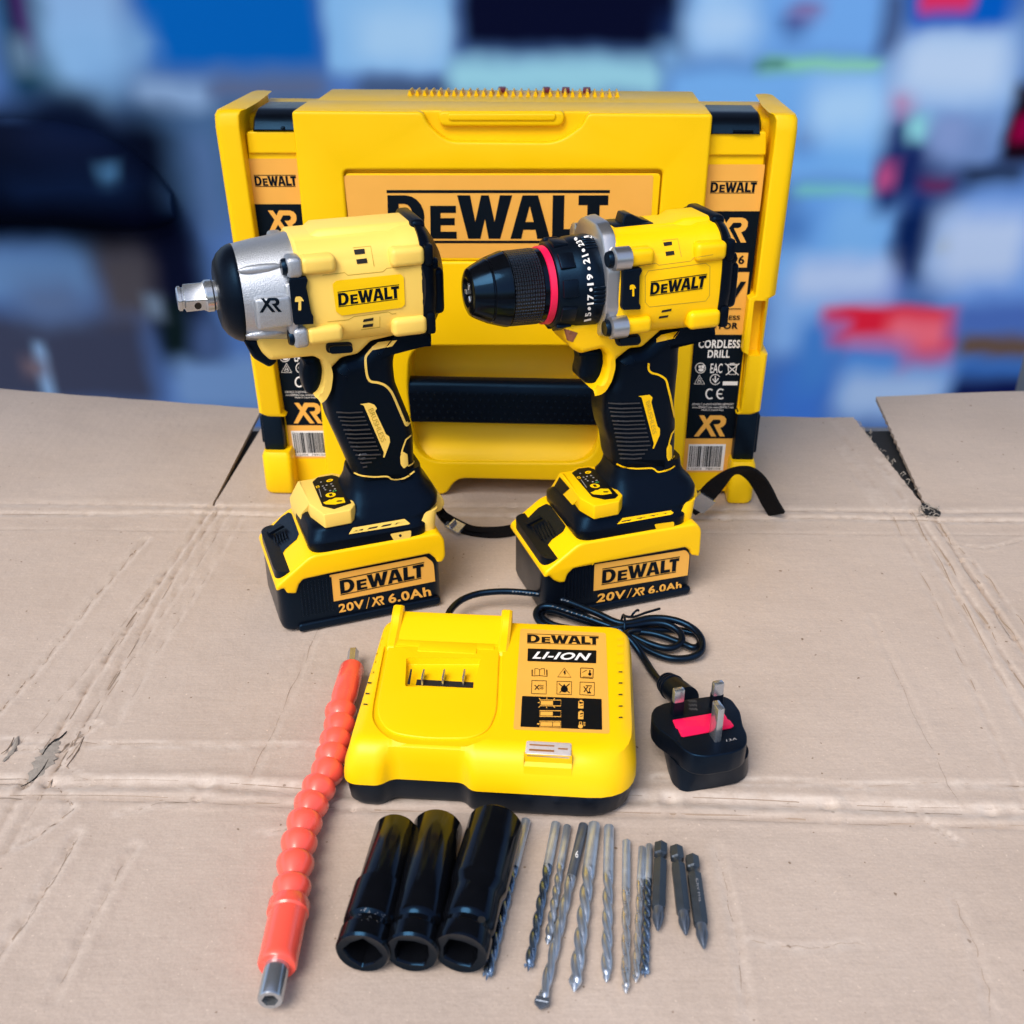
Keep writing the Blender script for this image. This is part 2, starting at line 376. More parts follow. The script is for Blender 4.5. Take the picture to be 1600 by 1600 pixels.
# ================================================================== the setting: cardboard, table, ground
def cardboard_material():
    m, nt, p = principled('corrugated_cardboard'); N = nt.nodes; L = nt.links
    tc = N.new('ShaderNodeTexCoord'); obj = tc.outputs['Object']
    def noise(scale, detail=4, vec=None, rough=.55):
        n = N.new('ShaderNodeTexNoise'); n.inputs['Scale'].default_value = scale; n.inputs['Detail'].default_value = detail; n.inputs['Roughness'].default_value = rough
        L.new(vec or obj, n.inputs['Vector']); return n.outputs['Fac']
    def ramp(f, a, b, ca, cb):
        r = N.new('ShaderNodeValToRGB'); r.color_ramp.elements[0].position = a; r.color_ramp.elements[1].position = b
        r.color_ramp.elements[0].color = (*ca, 1); r.color_ramp.elements[1].color = (*cb, 1); L.new(f, r.inputs[0]); return r.outputs[0]
    def mixc(f, a, b, mode='MIX'):
        x = N.new('ShaderNodeMix'); x.data_type = 'RGBA'; x.blend_type = mode
        if isinstance(f, float): x.inputs['Factor'].default_value = f
        else: L.new(f, x.inputs['Factor'])
        for k, v in (('A', a), ('B', b)):
            if isinstance(v, tuple): x.inputs[k].default_value = (*v, 1)
            else: L.new(v, x.inputs[k])
        return x.outputs['Result']
    mp = N.new('ShaderNodeMapping'); mp.inputs['Scale'].default_value = (40, 900, 900); L.new(obj, mp.inputs[0])
    mp2 = N.new('ShaderNodeMapping'); mp2.inputs['Scale'].default_value = (900, 60, 900); L.new(obj, mp2.inputs[0])
    base = ramp(noise(9, 5), .3, .7, (0.412, 0.340, 0.290), (0.470, 0.396, 0.344))
    base = mixc(.5, base, ramp(noise(2.2, 3), .3, .7, (0.386, 0.312, 0.260), (0.498, 0.424, 0.372)))
    fib = ramp(noise(700, 3), .35, .7, (.95, .945, .94), (1.05, 1.05, 1.05))
    base = mixc(1.0, base, fib, 'MULTIPLY')
    base = mixc(1.0, base, ramp(noise(1, 3, mp.outputs[0]), .3, .7, (.96, .955, .95), (1.04, 1.04, 1.04)), 'MULTIPLY')
    speck = ramp(noise(420, 1), .745, .785, (0, 0, 0), (1, 1, 1)); base = mixc(speck, base, (0.56, 0.47, 0.40))
    dark = ramp(noise(230, 1, None, .5), .77, .79, (0, 0, 0), (1, 1, 1)); base = mixc(dark, base, (0.20, 0.145, 0.105))
    at = N.new('ShaderNodeAttribute'); at.attribute_name = 'wear'
    wm = N.new('ShaderNodeMath'); wm.operation = 'MULTIPLY'; L.new(at.outputs['Fac'], wm.inputs[0]); L.new(ramp(noise(120, 4), .35, .6, (.15, .15, .15), (1, 1, 1)), wm.inputs[1])
    base = mixc(wm.outputs[0], base, (0.64, 0.58, 0.53))
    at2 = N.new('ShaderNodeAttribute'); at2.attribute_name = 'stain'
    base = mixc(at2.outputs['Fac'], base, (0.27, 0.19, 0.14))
    L.new(base, p.inputs['Base Color']); p.inputs['Roughness'].default_value = 0.62; p.inputs['Specular IOR Level'].default_value = 0.4
    b1 = N.new('ShaderNodeBump'); b1.inputs['Strength'].default_value = 0.35; b1.inputs['Distance'].default_value = 0.0006
    L.new(noise(520, 4), b1.inputs['Height'])
    wv = N.new('ShaderNodeTexWave'); wv.wave_type = 'BANDS'; wv.bands_direction = 'X'; wv.inputs['Scale'].default_value = 33; wv.inputs['Distortion'].default_value = 1.2
    wv.inputs['Detail'].default_value = 2; wv.inputs['Detail Scale'].default_value = .3; L.new(obj, wv.inputs['Vector'])
    b2 = N.new('ShaderNodeBump'); b2.inputs['Strength'].default_value = 0.09; b2.inputs['Distance'].default_value = 0.0006
    L.new(wv.outputs['Fac'], b2.inputs['Height']); L.new(b1.outputs[0], b2.inputs['Normal'])
    b3 = N.new('ShaderNodeBump'); b3.inputs['Strength'].default_value = 0.7; b3.inputs['Distance'].default_value = 0.004
    L.new(noise(16, 5), b3.inputs['Height']); L.new(b2.outputs[0], b3.inputs['Normal'])
    L.new(b3.outputs[0], p.inputs['Normal']); return m
CARD = cardboard_material(); MATS['card'] = CARD
KRAFT_TORN = mat('torn_grey_fibre', (0.26, 0.235, 0.21), 0.9, bump=.9, bscale=500, mottle=.35, mscale=300)
CARD_EDGE = mat('cardboard_edge', (0.22, 0.16, 0.115), 0.85, bump=.8, bscale=600, mottle=.3, mscale=300)

def seg_d(x, y, a, b):
    ax, ay = a; bx, by = b; dx, dy = bx - ax, by - ay
    t = max(0, min(1, ((x - ax) * dx + (y - ay) * dy) / (dx * dx + dy * dy)))
    return math.hypot(x - ax - t * dx, y - ay - t * dy), t
rng = random.Random(4)
def G(px, py): p = gnd(px, py); return (p.x, p.y)
def wob(x, k): return math.sin(x * .013 * k + k) * 1.5 + math.sin(x * .041 + 2.3 * k) * 1.0 + math.sin(x * .11 + k * 5) * .5
# creases: (points, half width, depth, wear, stain)
CR = []
def lat(x0, y0, x1, y1, w, d, wear, stain=0.0, k=1):
    n = 14; pts = []
    for i in range(n + 1):
        t = i / n; x = x0 + (x1 - x0) * t; pts.append((x, y0 + (y1 - y0) * t + wob(x, k)))
    CR.append((pts, w, d, wear, stain))
lat(-600, 791, 600, 772, 5, -0.9, .35, .15, 1); lat(-600, 776, 600, 757, 4, -1.0, .4, 0, 2)
lat(-600, 748, 600, 735, 3, -.3, .15, .1, 3)
lat(-600, 474, 600, 424, 5.5, -1.6, .5, 0, 4); lat(-600, 462, 600, 412, 3, -1.2, .15, .3, 4.2)
lat(-600, 503, -90, 488, 3, -.5, .45, .15, 6); lat(80, 462, 600, 448, 3, -.6, .5, .2, 7)
for pts, w, d, we, st in [
    ([(335, 785), (250, 905), (165, 1030), (60, 1190), (-60, 1400)], 4, -.9, .25, .35), ([(345, 790), (270, 900), (190, 1035), (95, 1185), (10, 1330)], 3.5, -.7, .15, .30),
    ([(362, 790), (300, 890), (215, 1010), (140, 1130), (90, 1210)], 3, -.5, .2, .2), ([(230, 840), (150, 930), (70, 1030), (-20, 1130)], 4, -.6, .25, .2),
    ([(280, 880), (200, 960), (110, 1070), (20, 1170)], 3, -.35, .1, .12), ([(380, 800), (320, 900), (250, 1010), (180, 1130)], 3, -.4, .2, .1),
    ([(560, 860), (505, 970), (455, 1080), (380, 1240)], 4, -.3, .1, .08), ([(210, 1320), (150, 1420), (80, 1560)], 5, -.45, .15, .12), ([(120, 1300), (60, 1400), (-10, 1500)], 5, -.6, .25, .15),
    ([(20, 1240), (90, 1180), (150, 1130)], 4, -.7, .4, .2), ([(-10, 1180), (50, 1170), (120, 1210), (160, 1220)], 3, -.5, .4, .1), ([(60, 1210), (110, 1260), (30, 1320)], 4, -.6, .4, .15),
    ([(1460, 810), (1530, 915), (1605, 1025)], 4, -1.0, .25, .4), ([(1440, 815), (1510, 925), (1610, 1090)], 4, -.7, .3, .25), ([(1375, 715), (1450, 850), (1605, 1130)], 4, -.6, .3, .2),
    ([(1300, 650), (1390, 800), (1490, 1000), (1600, 1260)], 3.5, -.35, .15, .15), ([(1480, 840), (1540, 900), (1610, 990)], 3, -.5, .2, .2), ([(1315, 700), (1370, 790)], 3, -.4, .2, .1),
    ([(1360, 960), (1440, 1130), (1500, 1250)], 4, -.25, .08, .08), ([(1120, 1320), (1150, 1450), (1170, 1600)], 4, -.35, .2, .08), ([(1490, 1400), (1530, 1500), (1550, 1590)], 4, -.3, .15, .08),
    ([(1410, 1255), (1460, 1290), (1500, 1315)], 3, -.4, .4, .1), ([(1170, 1470), (1250, 1480), (1350, 1472)], 3, -.2, .25, 0), ([(1480, 845), (1540, 855), (1610, 838)], 3, -.4, .3, .1),
    ([(400, 1300), (470, 1290), (540, 1240)], 3, -.35, .35, .05), ([(180, 1270), (260, 1255), (330, 1245)], 3, -.3, .3, .05), ([(590, 1250), (570, 1400), (560, 1500)], 4, -.25, .1, .05)]:
    CR.append(([tuple(v.xy) for v in smooth_path([Vector((*G(*p), 0)) for p in pts], 3)], w * .8, d * 1.6, min(.9, we * 1.05), min(.8, st * 1.5)))

def build_cardboard():
    global card_z
    bm = bmesh.new(); lw = bm.verts.layers.float.new('wear'); ls = bm.verts.layers.float.new('stain')
    def height(x, y):
        z = -0.9; we = st = 0.0
        z += .35 * math.sin(x * .021 + y * .003) * math.sin(y * .017 + 1)
        for pts, w, d, wear, stain in CR:
            for a, b in zip(pts, pts[1:]):
                if min(a[0], b[0]) - 3 * w < x < max(a[0], b[0]) + 3 * w and min(a[1], b[1]) - 3 * w < y < max(a[1], b[1]) + 3 * w:
                    dd, t = seg_d(x, y, a, b); f = math.exp(-(dd / (w * .6)) ** 2)
                    z += d * f * .8 - d * .55 * math.exp(-((dd - w * 1.3) / (w * .55)) ** 2) * (1 if (a[0] + b[0]) % 2 > .7 else .5)
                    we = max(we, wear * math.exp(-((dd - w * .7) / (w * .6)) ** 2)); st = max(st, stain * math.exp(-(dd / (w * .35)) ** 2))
                    
        return min(z, -0.05), we, st
    card_z = height
    def sheet(xl, xr, y0, y1, dz=None, step=4.0):
        """xl(y), xr(y): side edges; y0(x), y1(x): front and back edges"""
        ymid0, ymid1 = y0(0), y1(0)
        n = int((ymid1 - ymid0) / step); mid = (ymid0 + ymid1) / 2; m = int((xr(mid) - xl(mid)) / step); rows = []
        for j in range(n + 1):
            row = []; tj = j / n
            for i in range(m + 1):
                ti = i / m; yy = ymid0 + (ymid1 - ymid0) * tj
                x = xl(yy) + (xr(yy) - xl(yy)) * ti; y = y0(x) + (y1(x) - y0(x)) * tj; x = xl(y) + (xr(y) - xl(y)) * ti
                z, we, st = height(x, y)
                if dz: z += dz(x, y)
                v = bm.verts.new((x, y, z)); v[lw] = we; v[ls] = st; row.append(v)
            rows.append(row)
        for j in range(n):
            for i in range(m): bm.faces.new((rows[j][i], rows[j][i + 1], rows[j + 1][i + 1], rows[j + 1][i]))
        ring = [rows[0][i] for i in range(m + 1)] + [rows[j][m] for j in range(1, n + 1)] + [rows[n][i] for i in range(m - 1, -1, -1)] + [rows[j][0] for j in range(n - 1, 0, -1)]
        low = []
        for v in ring:
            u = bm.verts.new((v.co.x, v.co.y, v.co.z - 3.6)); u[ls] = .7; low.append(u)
        k = len(ring)
        for i in range(k): bm.faces.new((ring[(i + 1) % k], ring[i], low[i], low[(i + 1) % k]))
    JY = lambda x: 784 - x * .016
    sheet(lambda y: -620, lambda y: 620, lambda x: 230, lambda x: JY(x), step=2.6)
    edgeL = lambda x: 984 + (-241 - x) * .18 + wob(x, 3) * .8
    jag = lambda y, k: (math.sin(y * .35 * k) + math.sin(y * .8 + k)) * .5
    slL = lambda y: max(0, (y - 790) / 175)
    sheet(lambda y: -620, lambda y: -246 + 1.0 * slL(y), lambda x: JY(x), edgeL, dz=lambda x, y: 1.5 * max(0, (y - 790) / 200), step=4)
    sheet(lambda y: -244.5 + 9 * slL(y), lambda y: 337 - 7 * slL(y) + jag(y, 1) * .8, lambda x: JY(x), lambda x: 968 + wob(x, 2) * .8, step=4)
    sheet(lambda y: 339.5 + 17 * slL(y) + jag(y, 1.3) * .9, lambda y: 620, lambda x: JY(x), lambda x: 1001 + (x - 357) * .09 + wob(x, 1) * .6, dz=lambda x, y: 7 * max(0, (y - 790) / 200), step=4)
    me = bpy.data.meshes.new('cardboard_sheet'); bm.to_mesh(me); bm.free(); me.transform(Matrix.Scale(S, 4))
    return finish('cardboard_sheet', me, CARD, None, 60)
cardboard = struct(build_cardboard())
# sharp fold lines along the creases
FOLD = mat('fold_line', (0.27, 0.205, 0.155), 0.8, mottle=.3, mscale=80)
def fold_lines():
    b = bmesh.new(); r_ = random.Random(21)
    for pts, w, d, we, st in CR:
        n_l = 2 if abs(d) > .8 else 1
        for q in range(n_l):
            off = r_.uniform(-.5, .5) * w; P = smooth_path([Vector((x, y, 0)) for x, y in pts], 8 if len(pts) < 12 else 5); prev = None; a = r_.randrange(0, max(1, len(P) // 4)); e = len(P) - r_.randrange(0, max(1, len(P) // 4))
            ph_ = r_.uniform(0, 9)
            for i in range(a, e):
                t = (P[min(i + 1, len(P) - 1)] - P[max(i - 1, 0)]).normalized(); nn = Vector((-t.y, t.x, 0))
                p = P[i] + nn * (off + math.sin(i * .37 + ph_) * .7 + math.sin(i * .9 + 2 * ph_) * .3); hw = max(.09, (.24 + .16 * math.sin(i * .45 + ph_ * 3)) * min(1.1, .4 + .5 * abs(d)) * (.6 if st < .2 else 1)) * min(1, (i - a) * .25 + .3, (e - 1 - i) * .25 + .3)
                if abs(p.x) > 600 or p.y < 240 or p.y > 778: prev = None; continue
                vs = [b.verts.new((v.x, v.y, card_z(v.x, v.y)[0] + .12)) for v in (p + nn * hw, p - nn * hw)]
                if prev: b.faces.new((prev[0], vs[0], vs[1], prev[1]))
                prev = vs
    me = bpy.data.meshes.new('fold_line'); b.to_mesh(me); b.free(); me.transform(Matrix.Scale(S, 4)); finish('fold_line', me, FOLD, cardboard, 0)
fold_lines()
# torn spots in the sheet: lifted fibres and dark cracks
rng = random.Random(11)
def crack(pts, w0, m, name, zt=.45):
    P = smooth_path([Vector((*G(*p), 0)) for p in pts], 5); b = bmesh.new(); prev = None; n = len(P)
    for i, p in enumerate(P):
        t = (P[min(i + 1, n - 1)] - P[max(i - 1, 0)]).normalized(); nn = Vector((-t.y, t.x, 0)); w = w0 * (math.sin(math.pi * (i + .3) / (n + .1)) * .8 + .2) * rng.uniform(.5, 1.1)
        a = b.verts.new(p + nn * w + Vector((0, 0, -.0))); c = b.verts.new(p - nn * w); d = b.verts.new(p + Vector((0, 0, zt)))
        if prev:
            b.faces.new((prev[0], a, d, prev[2])); b.faces.new((prev[2], d, c, prev[1]))
        prev = (a, c, d)
    me = bpy.data.meshes.new(name); b.to_mesh(me); b.free(); me.transform(Matrix.Scale(S, 4)); return finish(name, me, m, cardboard, 0)
crack([(104, 1143), (95, 1152), (84, 1158), (74, 1168), (66, 1180)], 1.2, VOID, 'tear')
crack([(33, 1229), (44, 1224), (56, 1215), (68, 1200), (76, 1186)], .9, VOID, 'tear')
crack([(92, 1158), (80, 1170), (72, 1184), (58, 1206), (46, 1222)], 6.5, KRAFT_TORN, 'torn_fibre', .35)
crack([(131, 1152), (122, 1172), (104, 1198)], .5, CARD_EDGE, 'tear')
crack([(2, 1178), (14, 1168), (22, 1152)], .5, CARD_EDGE, 'tear')
crack([(4, 1190), (20, 1172), (28, 1150)], 1.6, KRAFT_TORN, 'torn_fibre', .3)
b_ = B()
for i in range(46):                                              # frayed fibres along the right slit
    t = rng.random(); y = 775 + t * 180; x = 337.5 - 6 * t + rng.uniform(-1.5, 2.5) + (2 if t < .06 else 0)
    if i < 24: x, y = 338 + rng.uniform(-7, 7), 772 + rng.uniform(-8, 9)
    a = rng.uniform(0, 6.3); l = rng.uniform(3, 9 if i < 24 else 5)
    b_.tube([(x, y, -.4), (x + math.cos(a) * l * .5, y + math.sin(a) * l * .5, rng.uniform(.4, 3)), (x + math.cos(a) * l, y + math.sin(a) * l, rng.uniform(0, 2))], .28 if i % 3 else .5, 5)
fr_ = b_.obj('torn_fibre', KRAFT_TORN, cardboard)
b_ = B()
b_.slab([rnd([(333, 768), (343, 765), (347, 773), (341, 783), (337, 790), (333, 780)], 2)], -.2, .4, axis='z'); b_.obj('tear', VOID, cardboard)

TABLE = mat('dark_table_cloth', (0.006, 0.006, 0.007), .8, bump=.5, bscale=300)
tb = B(); tb.box(-615, 615, 235, 950, -25, -7, 2); struct(tb.obj('table_surface', TABLE))
SHADE_CANOPY = mat('added_shade_canopy', (0.03, 0.035, 0.045), .9, bump=.4, bscale=60)
rb_ = B(); rb_.box(-1500, 1500, 520, 1420, 820, 835, 3); struct(rb_.obj('unseen_canopy', SHADE_CANOPY))  # unseen canopy added to block the overhead sky and deepen reflections
GRD = mat('market_paving', (0.10, 0.11, 0.125), .85, bump=.5, bscale=120, mottle=.25, mscale=6)
gb = B(); gb.box(-6000, 6000, -3000, 9000, -760, -740); struct(gb.obj('ground', GRD))

# ================================================================== the stall behind: stacked cartons and bags, out of focus
BY = 2600.0
def bg(px, py, y=BY):
    p = on_plane(px, py, Vector((0, y, 0)), Vector((0, -1, 0))); return p.x, p.z
def blurred_skylit_print(name, base, blobs, rough=.6):
    """printed carton board: soft-edged patches of ink with blur and blue skylight put into their colour, placed by position on the stack (x, z in metres)"""
    m, nt, p = principled(name); N = nt.nodes; L = nt.links
    g = N.new('ShaderNodeNewGeometry'); sx = N.new('ShaderNodeSeparateXYZ'); 
    nz = N.new('ShaderNodeTexNoise'); nz.inputs['Scale'].default_value = 9; nz.inputs['Detail'].default_value = 1
    L.new(g.outputs['Position'], nz.inputs['Vector'])
    va = N.new('ShaderNodeVectorMath'); va.operation = 'MULTIPLY_ADD'; va.inputs[1].default_value = (.03, 0, .03); L.new(nz.outputs['Color'], va.inputs[0]); L.new(g.outputs['Position'], va.inputs[2])
    L.new(va.outputs[0], sx.inputs[0])
    cur = None
    def math_(op, a, b=None):
        n = N.new('ShaderNodeMath'); n.operation = op
        for i, v in enumerate((a, b)):
            if v is None: continue
            if isinstance(v, (int, float)): n.inputs[i].default_value = v
            else: L.new(v, n.inputs[i])
        return n.outputs[0]
    mx0 = N.new('ShaderNodeMix'); mx0.data_type = 'RGBA'; mx0.inputs['A'].default_value = (*[c * .8 for c in base], 1); mx0.inputs['B'].default_value = (*[c * 1.2 for c in base], 1)
    nz2 = N.new('ShaderNodeTexNoise'); nz2.inputs['Scale'].default_value = 5; nz2.inputs['Detail'].default_value = 1; L.new(g.outputs['Position'], nz2.inputs['Vector']); L.new(nz2.outputs['Fac'], mx0.inputs['Factor'])
    cur = mx0.outputs['Result']
    for (x0, y0, x1, y1, col, soft) in blobs:
        X0, Z1 = bg((x0), (y0)); X1, Z0 = bg(x1, y1)
        Xa, _ = bg(x0, (y0 + y1) / 2); Xb, _ = bg(x1, (y0 + y1) / 2)
        cx, cz, hx, hz = (Xa + Xb) / 2 * S + .015, (Z0 + Z1) / 2 * S + .015, abs(Xb - Xa) / 2 * S, abs(Z1 - Z0) / 2 * S; s_ = soft * 2.9 * S
        fs = []
        for ax, c, h in ((sx.outputs['X'], cx, hx), (sx.outputs['Z'], cz, hz)):
            d = math_('ABSOLUTE', math_('SUBTRACT', ax, c)); r = N.new('ShaderNodeMapRange'); r.interpolation_type = 'SMOOTHSTEP'
            r.inputs[1].default_value = h + s_ ; r.inputs[2].default_value = h - s_; r.inputs[3].default_value = 0; r.inputs[4].default_value = 1
            L.new(d, r.inputs[0]); fs.append(r.outputs[0])
        mx = N.new('ShaderNodeMix'); mx.data_type = 'RGBA'; L.new(math_('MULTIPLY', fs[0], fs[1]), mx.inputs['Factor'])
        L.new(cur, mx.inputs['A']); mx.inputs['B'].default_value = (*col, 1); cur = mx.outputs['Result']
    L.new(cur, p.inputs['Base Color']); p.inputs['Roughness'].default_value = .8; p.inputs['Specular IOR Level'].default_value = 0.03
    return m
def s2l(r, g, b, k=1.0):
    f = lambda c: ((c / 255 + .055) / 1.055) ** 2.4 if c > 10 else c / 255 / 12.92
    return tuple(min(.9, f(c) * k) for c in (r, g, b))
# tones of the stack as they meet, blur and blue skylight painted in
BGK = 1.04
_bl = [
 # left
 (0, -60, 120, 160, (0, 50, 75), 18), (20, -40, 48, 90, (55, 20, 85), 10), (16, 60, 50, 115, (90, 115, 150), 12),
 (215, -60, 500, 108, (0, 85, 175), 14), (90, -60, 170, 30, (105, 120, 160), 14), (60, -60, 190, 85, (125, 160, 215), 18), (75, 40, 205, 150, (125, 165, 220), 22), (130, 90, 205, 180, (115, 155, 212), 25), (190, 40, 235, 90, (110, 150, 205), 18),
 (205, 125, 505, 340, (62, 92, 140), 22), (212, 128, 330, 165, (128, 155, 205), 14), (330, 125, 505, 150, (85, 95, 135), 12), (300, 205, 345, 380, (72, 98, 150), 18), (300, 380, 345, 620, (60, 85, 135), 16),
 (508, -60, 700, 116, (122, 168, 226), 10), (560, 125, 700, 150, (70, 90, 130), 10),
 (-60, 158, 170, 385, (2, 8, 30), 20), (90, 178, 285, 430, (2, 7, 28), 24), (60, 160, 190, 260, (4, 14, 42), 26), (200, 330, 300, 470, (5, 10, 40), 22), (240, 400, 310, 560, (10, 12, 50), 20), (170, 250, 195, 280, (70, 115, 165), 9), (30, 270, 230, 300, (8, 24, 58), 20),  # the small pale patch on the black is a painted bokeh highlight
 (-60, 385, 150, 470, (84, 116, 170), 20), (-60, 480, 245, 640, (50, 54, 80), 22), (150, 385, 255, 500, (66, 62, 74), 20), (30, 440, 130, 500, (78, 96, 140), 22), (250, 350, 312, 585, (5, 10, 36), 16), (250, 470, 300, 560, (8, 22, 28), 12), (275, 560, 430, 640, (100, 130, 186), 14), (300, 500, 350, 560, (60, 80, 130), 14),
 (65, 535, 80, 640, (120, 150, 200), 9), (230, 460, 255, 500, (95, 110, 140), 10), (40, 560, 75, 590, (95, 80, 95), 12),
 # middle and right
 (715, -60, 1065, 84, (4, 8, 38), 14), (700, 95, 1035, 150, (140, 190, 220), 12), (560, 140, 700, 170, (50, 70, 115), 10), (1035, 20, 1080, 90, (20, 40, 90), 14),
 (1075, -60, 1200, 90, (125, 170, 232), 16), (1180, -60, 1385, 95, (105, 155, 228), 18), (1100, -60, 1140, 60, (140, 180, 235), 14), (1220, 20, 1265, 55, (45, 70, 140), 14), (1235, 5, 1285, 30, (120, 100, 160), 12),
 (1030, 70, 1070, 110, (110, 150, 205), 12), (1040, 105, 1385, 285, (108, 160, 230), 14), (1190, 92, 1385, 112, (125, 190, 165), 9), (1180, 95, 1230, 108, (60, 110, 120), 8), (1230, 150, 1290, 250, (95, 148, 225), 18), (1300, 150, 1390, 230, (120, 172, 238), 18), (1240, 200, 1275, 235, (80, 120, 190), 12),
 (1230, 293, 1385, 470, (98, 150, 226), 16), (1240, 290, 1370, 304, (110, 180, 190), 9), (1200, 330, 1260, 400, (70, 115, 190), 16), (1290, 310, 1390, 420, (115, 165, 232), 18), (1180, 390, 1290, 460, (112, 160, 230), 18),
 (1395, 30, 1595, 230, (118, 155, 218), 18), (1420, -60, 1590, 52, (0, 82, 185), 14), (1445, -60, 1525, 18, (205, 40, 90), 9), (1440, 60, 1570, 100, (150, 180, 230), 14), (1400, 120, 1580, 150, (135, 170, 228), 14), (1380, -20, 1410, 80, (60, 80, 130), 12),
 (1375, 180, 1420, 330, (22, 42, 105), 14), (1390, 220, 1500, 310, (20, 36, 95), 16), (1415, 290, 1510, 360, (14, 45, 110), 14), (1395, 330, 1455, 440, (6, 30, 85), 12), (1390, 145, 1430, 180, (165, 110, 165), 12), (1420, 180, 1455, 220, (130, 195, 215), 11), (1370, 255, 1400, 295, (170, 70, 130), 10), (1440, 275, 1490, 300, (90, 40, 90), 10), (1460, 180, 1560, 260, (105, 130, 190), 16), (1455, 180, 1510, 240, (120, 140, 200), 12),
 (1500, 260, 1600, 290, (10, 14, 40), 12), (1575, 130, 1660, 260, (20, 4, 20), 9), (1585, 180, 1660, 225, (130, 0, 60), 8), (1455, 320, 1560, 440, (140, 168, 225), 18), (1470, 370, 1510, 395, (150, 150, 140), 9), (1490, 300, 1660, 500, (105, 145, 222), 20),
 (1270, 425, 1400, 500, (120, 140, 215), 16), (1200, 450, 1300, 560, (125, 165, 232), 20), (1285, 478, 1495, 545, (210, 30, 60), 9), (1400, 500, 1490, 590, (205, 30, 65), 10), (1385, 495, 1485, 545, (228, 100, 125), 13), (1320, 525, 1390, 560, (205, 90, 130), 10), (1300, 540, 1410, 640, (70, 130, 215), 18), (1290, 500, 1330, 520, (180, 90, 150), 8), (1205, 560, 1300, 680, (60, 110, 205), 22), (1245, 500, 1300, 610, (65, 120, 205), 16), (1400, 560, 1500, 640, (95, 140, 215), 18),
 (1260, 130, 1380, 215, (155, 190, 240), 20), (1085, 5, 1180, 70, (160, 190, 238), 18), (1240, 405, 1390, 465, (170, 188, 236), 16), (1310, 585, 1470, 650, (158, 182, 232), 18), (1470, 335, 1600, 440, (172, 188, 232), 18), (1410, 62, 1580, 150, (172, 192, 234), 18), (560, 10, 690, 100, (150, 185, 232), 18),
 (1490, 470, 1660, 530, (70, 100, 180), 16), (1500, 525, 1660, 560, (95, 75, 70), 10), (1495, 562, 1660, 600, (55, 100, 180), 12), (1480, 592, 1660, 660, (10, 20, 75), 12),
]
BGB = [(a, b, c, d, tuple(q * w for q, w in zip(s2l(*col, k=BGK), (.93, 1.0, .90))), s) for a, b, c, d, col, s in _bl]
GAP = s2l(70, 105, 165, k=BGK)
def near_blobs(x0, y0, x1, y1, pad=70): return [q for q in BGB if q[2] + q[5] > x0 - pad and q[0] - q[5] < x1 + pad and q[3] + q[5] > y0 - pad and q[1] - q[5] < y1 + pad]
CART = blurred_skylit_print('stacked_carton_skylit_print', GAP, BGB)
def carton(x0, y0, x1, y1, label, depth=420, fwd=0, cat='box', name='product_box', bev=.6):
    Xa, _ = bg(x0, 300); Xb, _ = bg(x1, 300); _, Zt = bg(x0, y0); _, Zb = bg(x0, y1)
    b = B(); b.box(Xa, Xb, BY - fwd, BY + depth, Zb, Zt, 0)
    return tag(b.obj(name, CART), label, cat, 'cartons stacked behind the table')
TOP, BOT = -70, 690
carton(-80, TOP, 46, 190, 'dark teal carton with a purple stripe, blurred at the top left corner')
carton(46, TOP, 212, 190, 'pale blue white carton left of the deep blue one, blurred')
carton(212, TOP, 505, 118, 'wide deep blue carton blurred behind the upper left of the case')
carton(505, TOP, 708, 118, 'plain pale blue carton right of the deep blue one, blurred')
carton(212, 118, 505, 345, 'grey blue carton blurred below the deep blue one')
carton(505, 118, 708, 345, 'dark carton peeking out just above the left of the yellow case')
carton(-80, 190, 212, 345, 'dark carton mostly hidden by the black bag on the left')
carton(-80, 345, 140, 520, 'pale carton lying under the black bag, blurred')
carton(140, 345, 290, 520, 'brownish carton beside the pale one under the black bag')
carton(-80, 520, 290, 760, 'wide grey brown carton lowest at the left, blurred behind the cardboard')
carton(290, 345, 505, 520, 'slate blue carton blurred left of the nose of the impact wrench')
carton(290, 520, 505, 760, 'pale lilac blue carton low behind the cardboard left of the case')
carton(708, TOP, 1072, 92, 'black plastic wrapped carton at the top centre behind the case')
carton(708, 92, 1038, 345, 'pale mint green carton peeking out above the ridged top of the case')
carton(505, 345, 1038, 760, 'carton hidden almost wholly behind the yellow case')
carton(1072, TOP, 1388, 92, 'light blue carton with dark print at the top right of the case')
carton(1038, 92, 1388, 292, 'light blue carton with a green line along its top edge')
carton(1038, 292, 1388, 470, 'light blue carton below the green lined one, right of the case')
carton(1388, TOP, 1660, 470, 'tall carton with a red and blue header and a navy figure printed on it')
carton(1038, 470, 1495, 760, 'pale carton with a big red label and white print, blurred at the right')
carton(1495, 470, 1660, 760, 'blue carton with a brown band and navy foot at the right edge')
bb = B()
rings = []
for px, hz_, hy_, pz in [(-140, 40, 60, 275), (-120, 90, 70, 275), (-60, 112, 80, 275), (20, 118, 85, 275), (90, 118, 85, 280), (150, 112, 80, 290), (205, 92, 70, 305), (240, 62, 55, 318), (262, 30, 35, 328)]:
    X, Z = bg(px, pz, BY - 60); rings.append([Vector((X, p.y + BY - 0, p.z)) for p in xring(X, Z, hz_, hy_, 2.4, 32)])
bb.loft(rings)
tag(bb.obj('black_bag', CART), 'soft black bag blurred on the cartons at the left', 'bag')
# ================================================================== the yellow carrying case
a_, b2_ = gnd(418, 768), gnd(1172, 785)
CF = Frame(((a_.x + b2_.x) / 2, (a_.y + b2_.y) / 2, 0), math.atan2(b2_.y - a_.y, b2_.x - a_.x))
case = thing('tool_case', 'big yellow plastic carrying case with a black handle standing behind the tools', 'tool case', CF.o, CF.rz)
def cs(px, py, y=0.0): v = CF.side(px, py, -y); return (v.x, v.z)
HT = cs(800, 176, 0)[1]
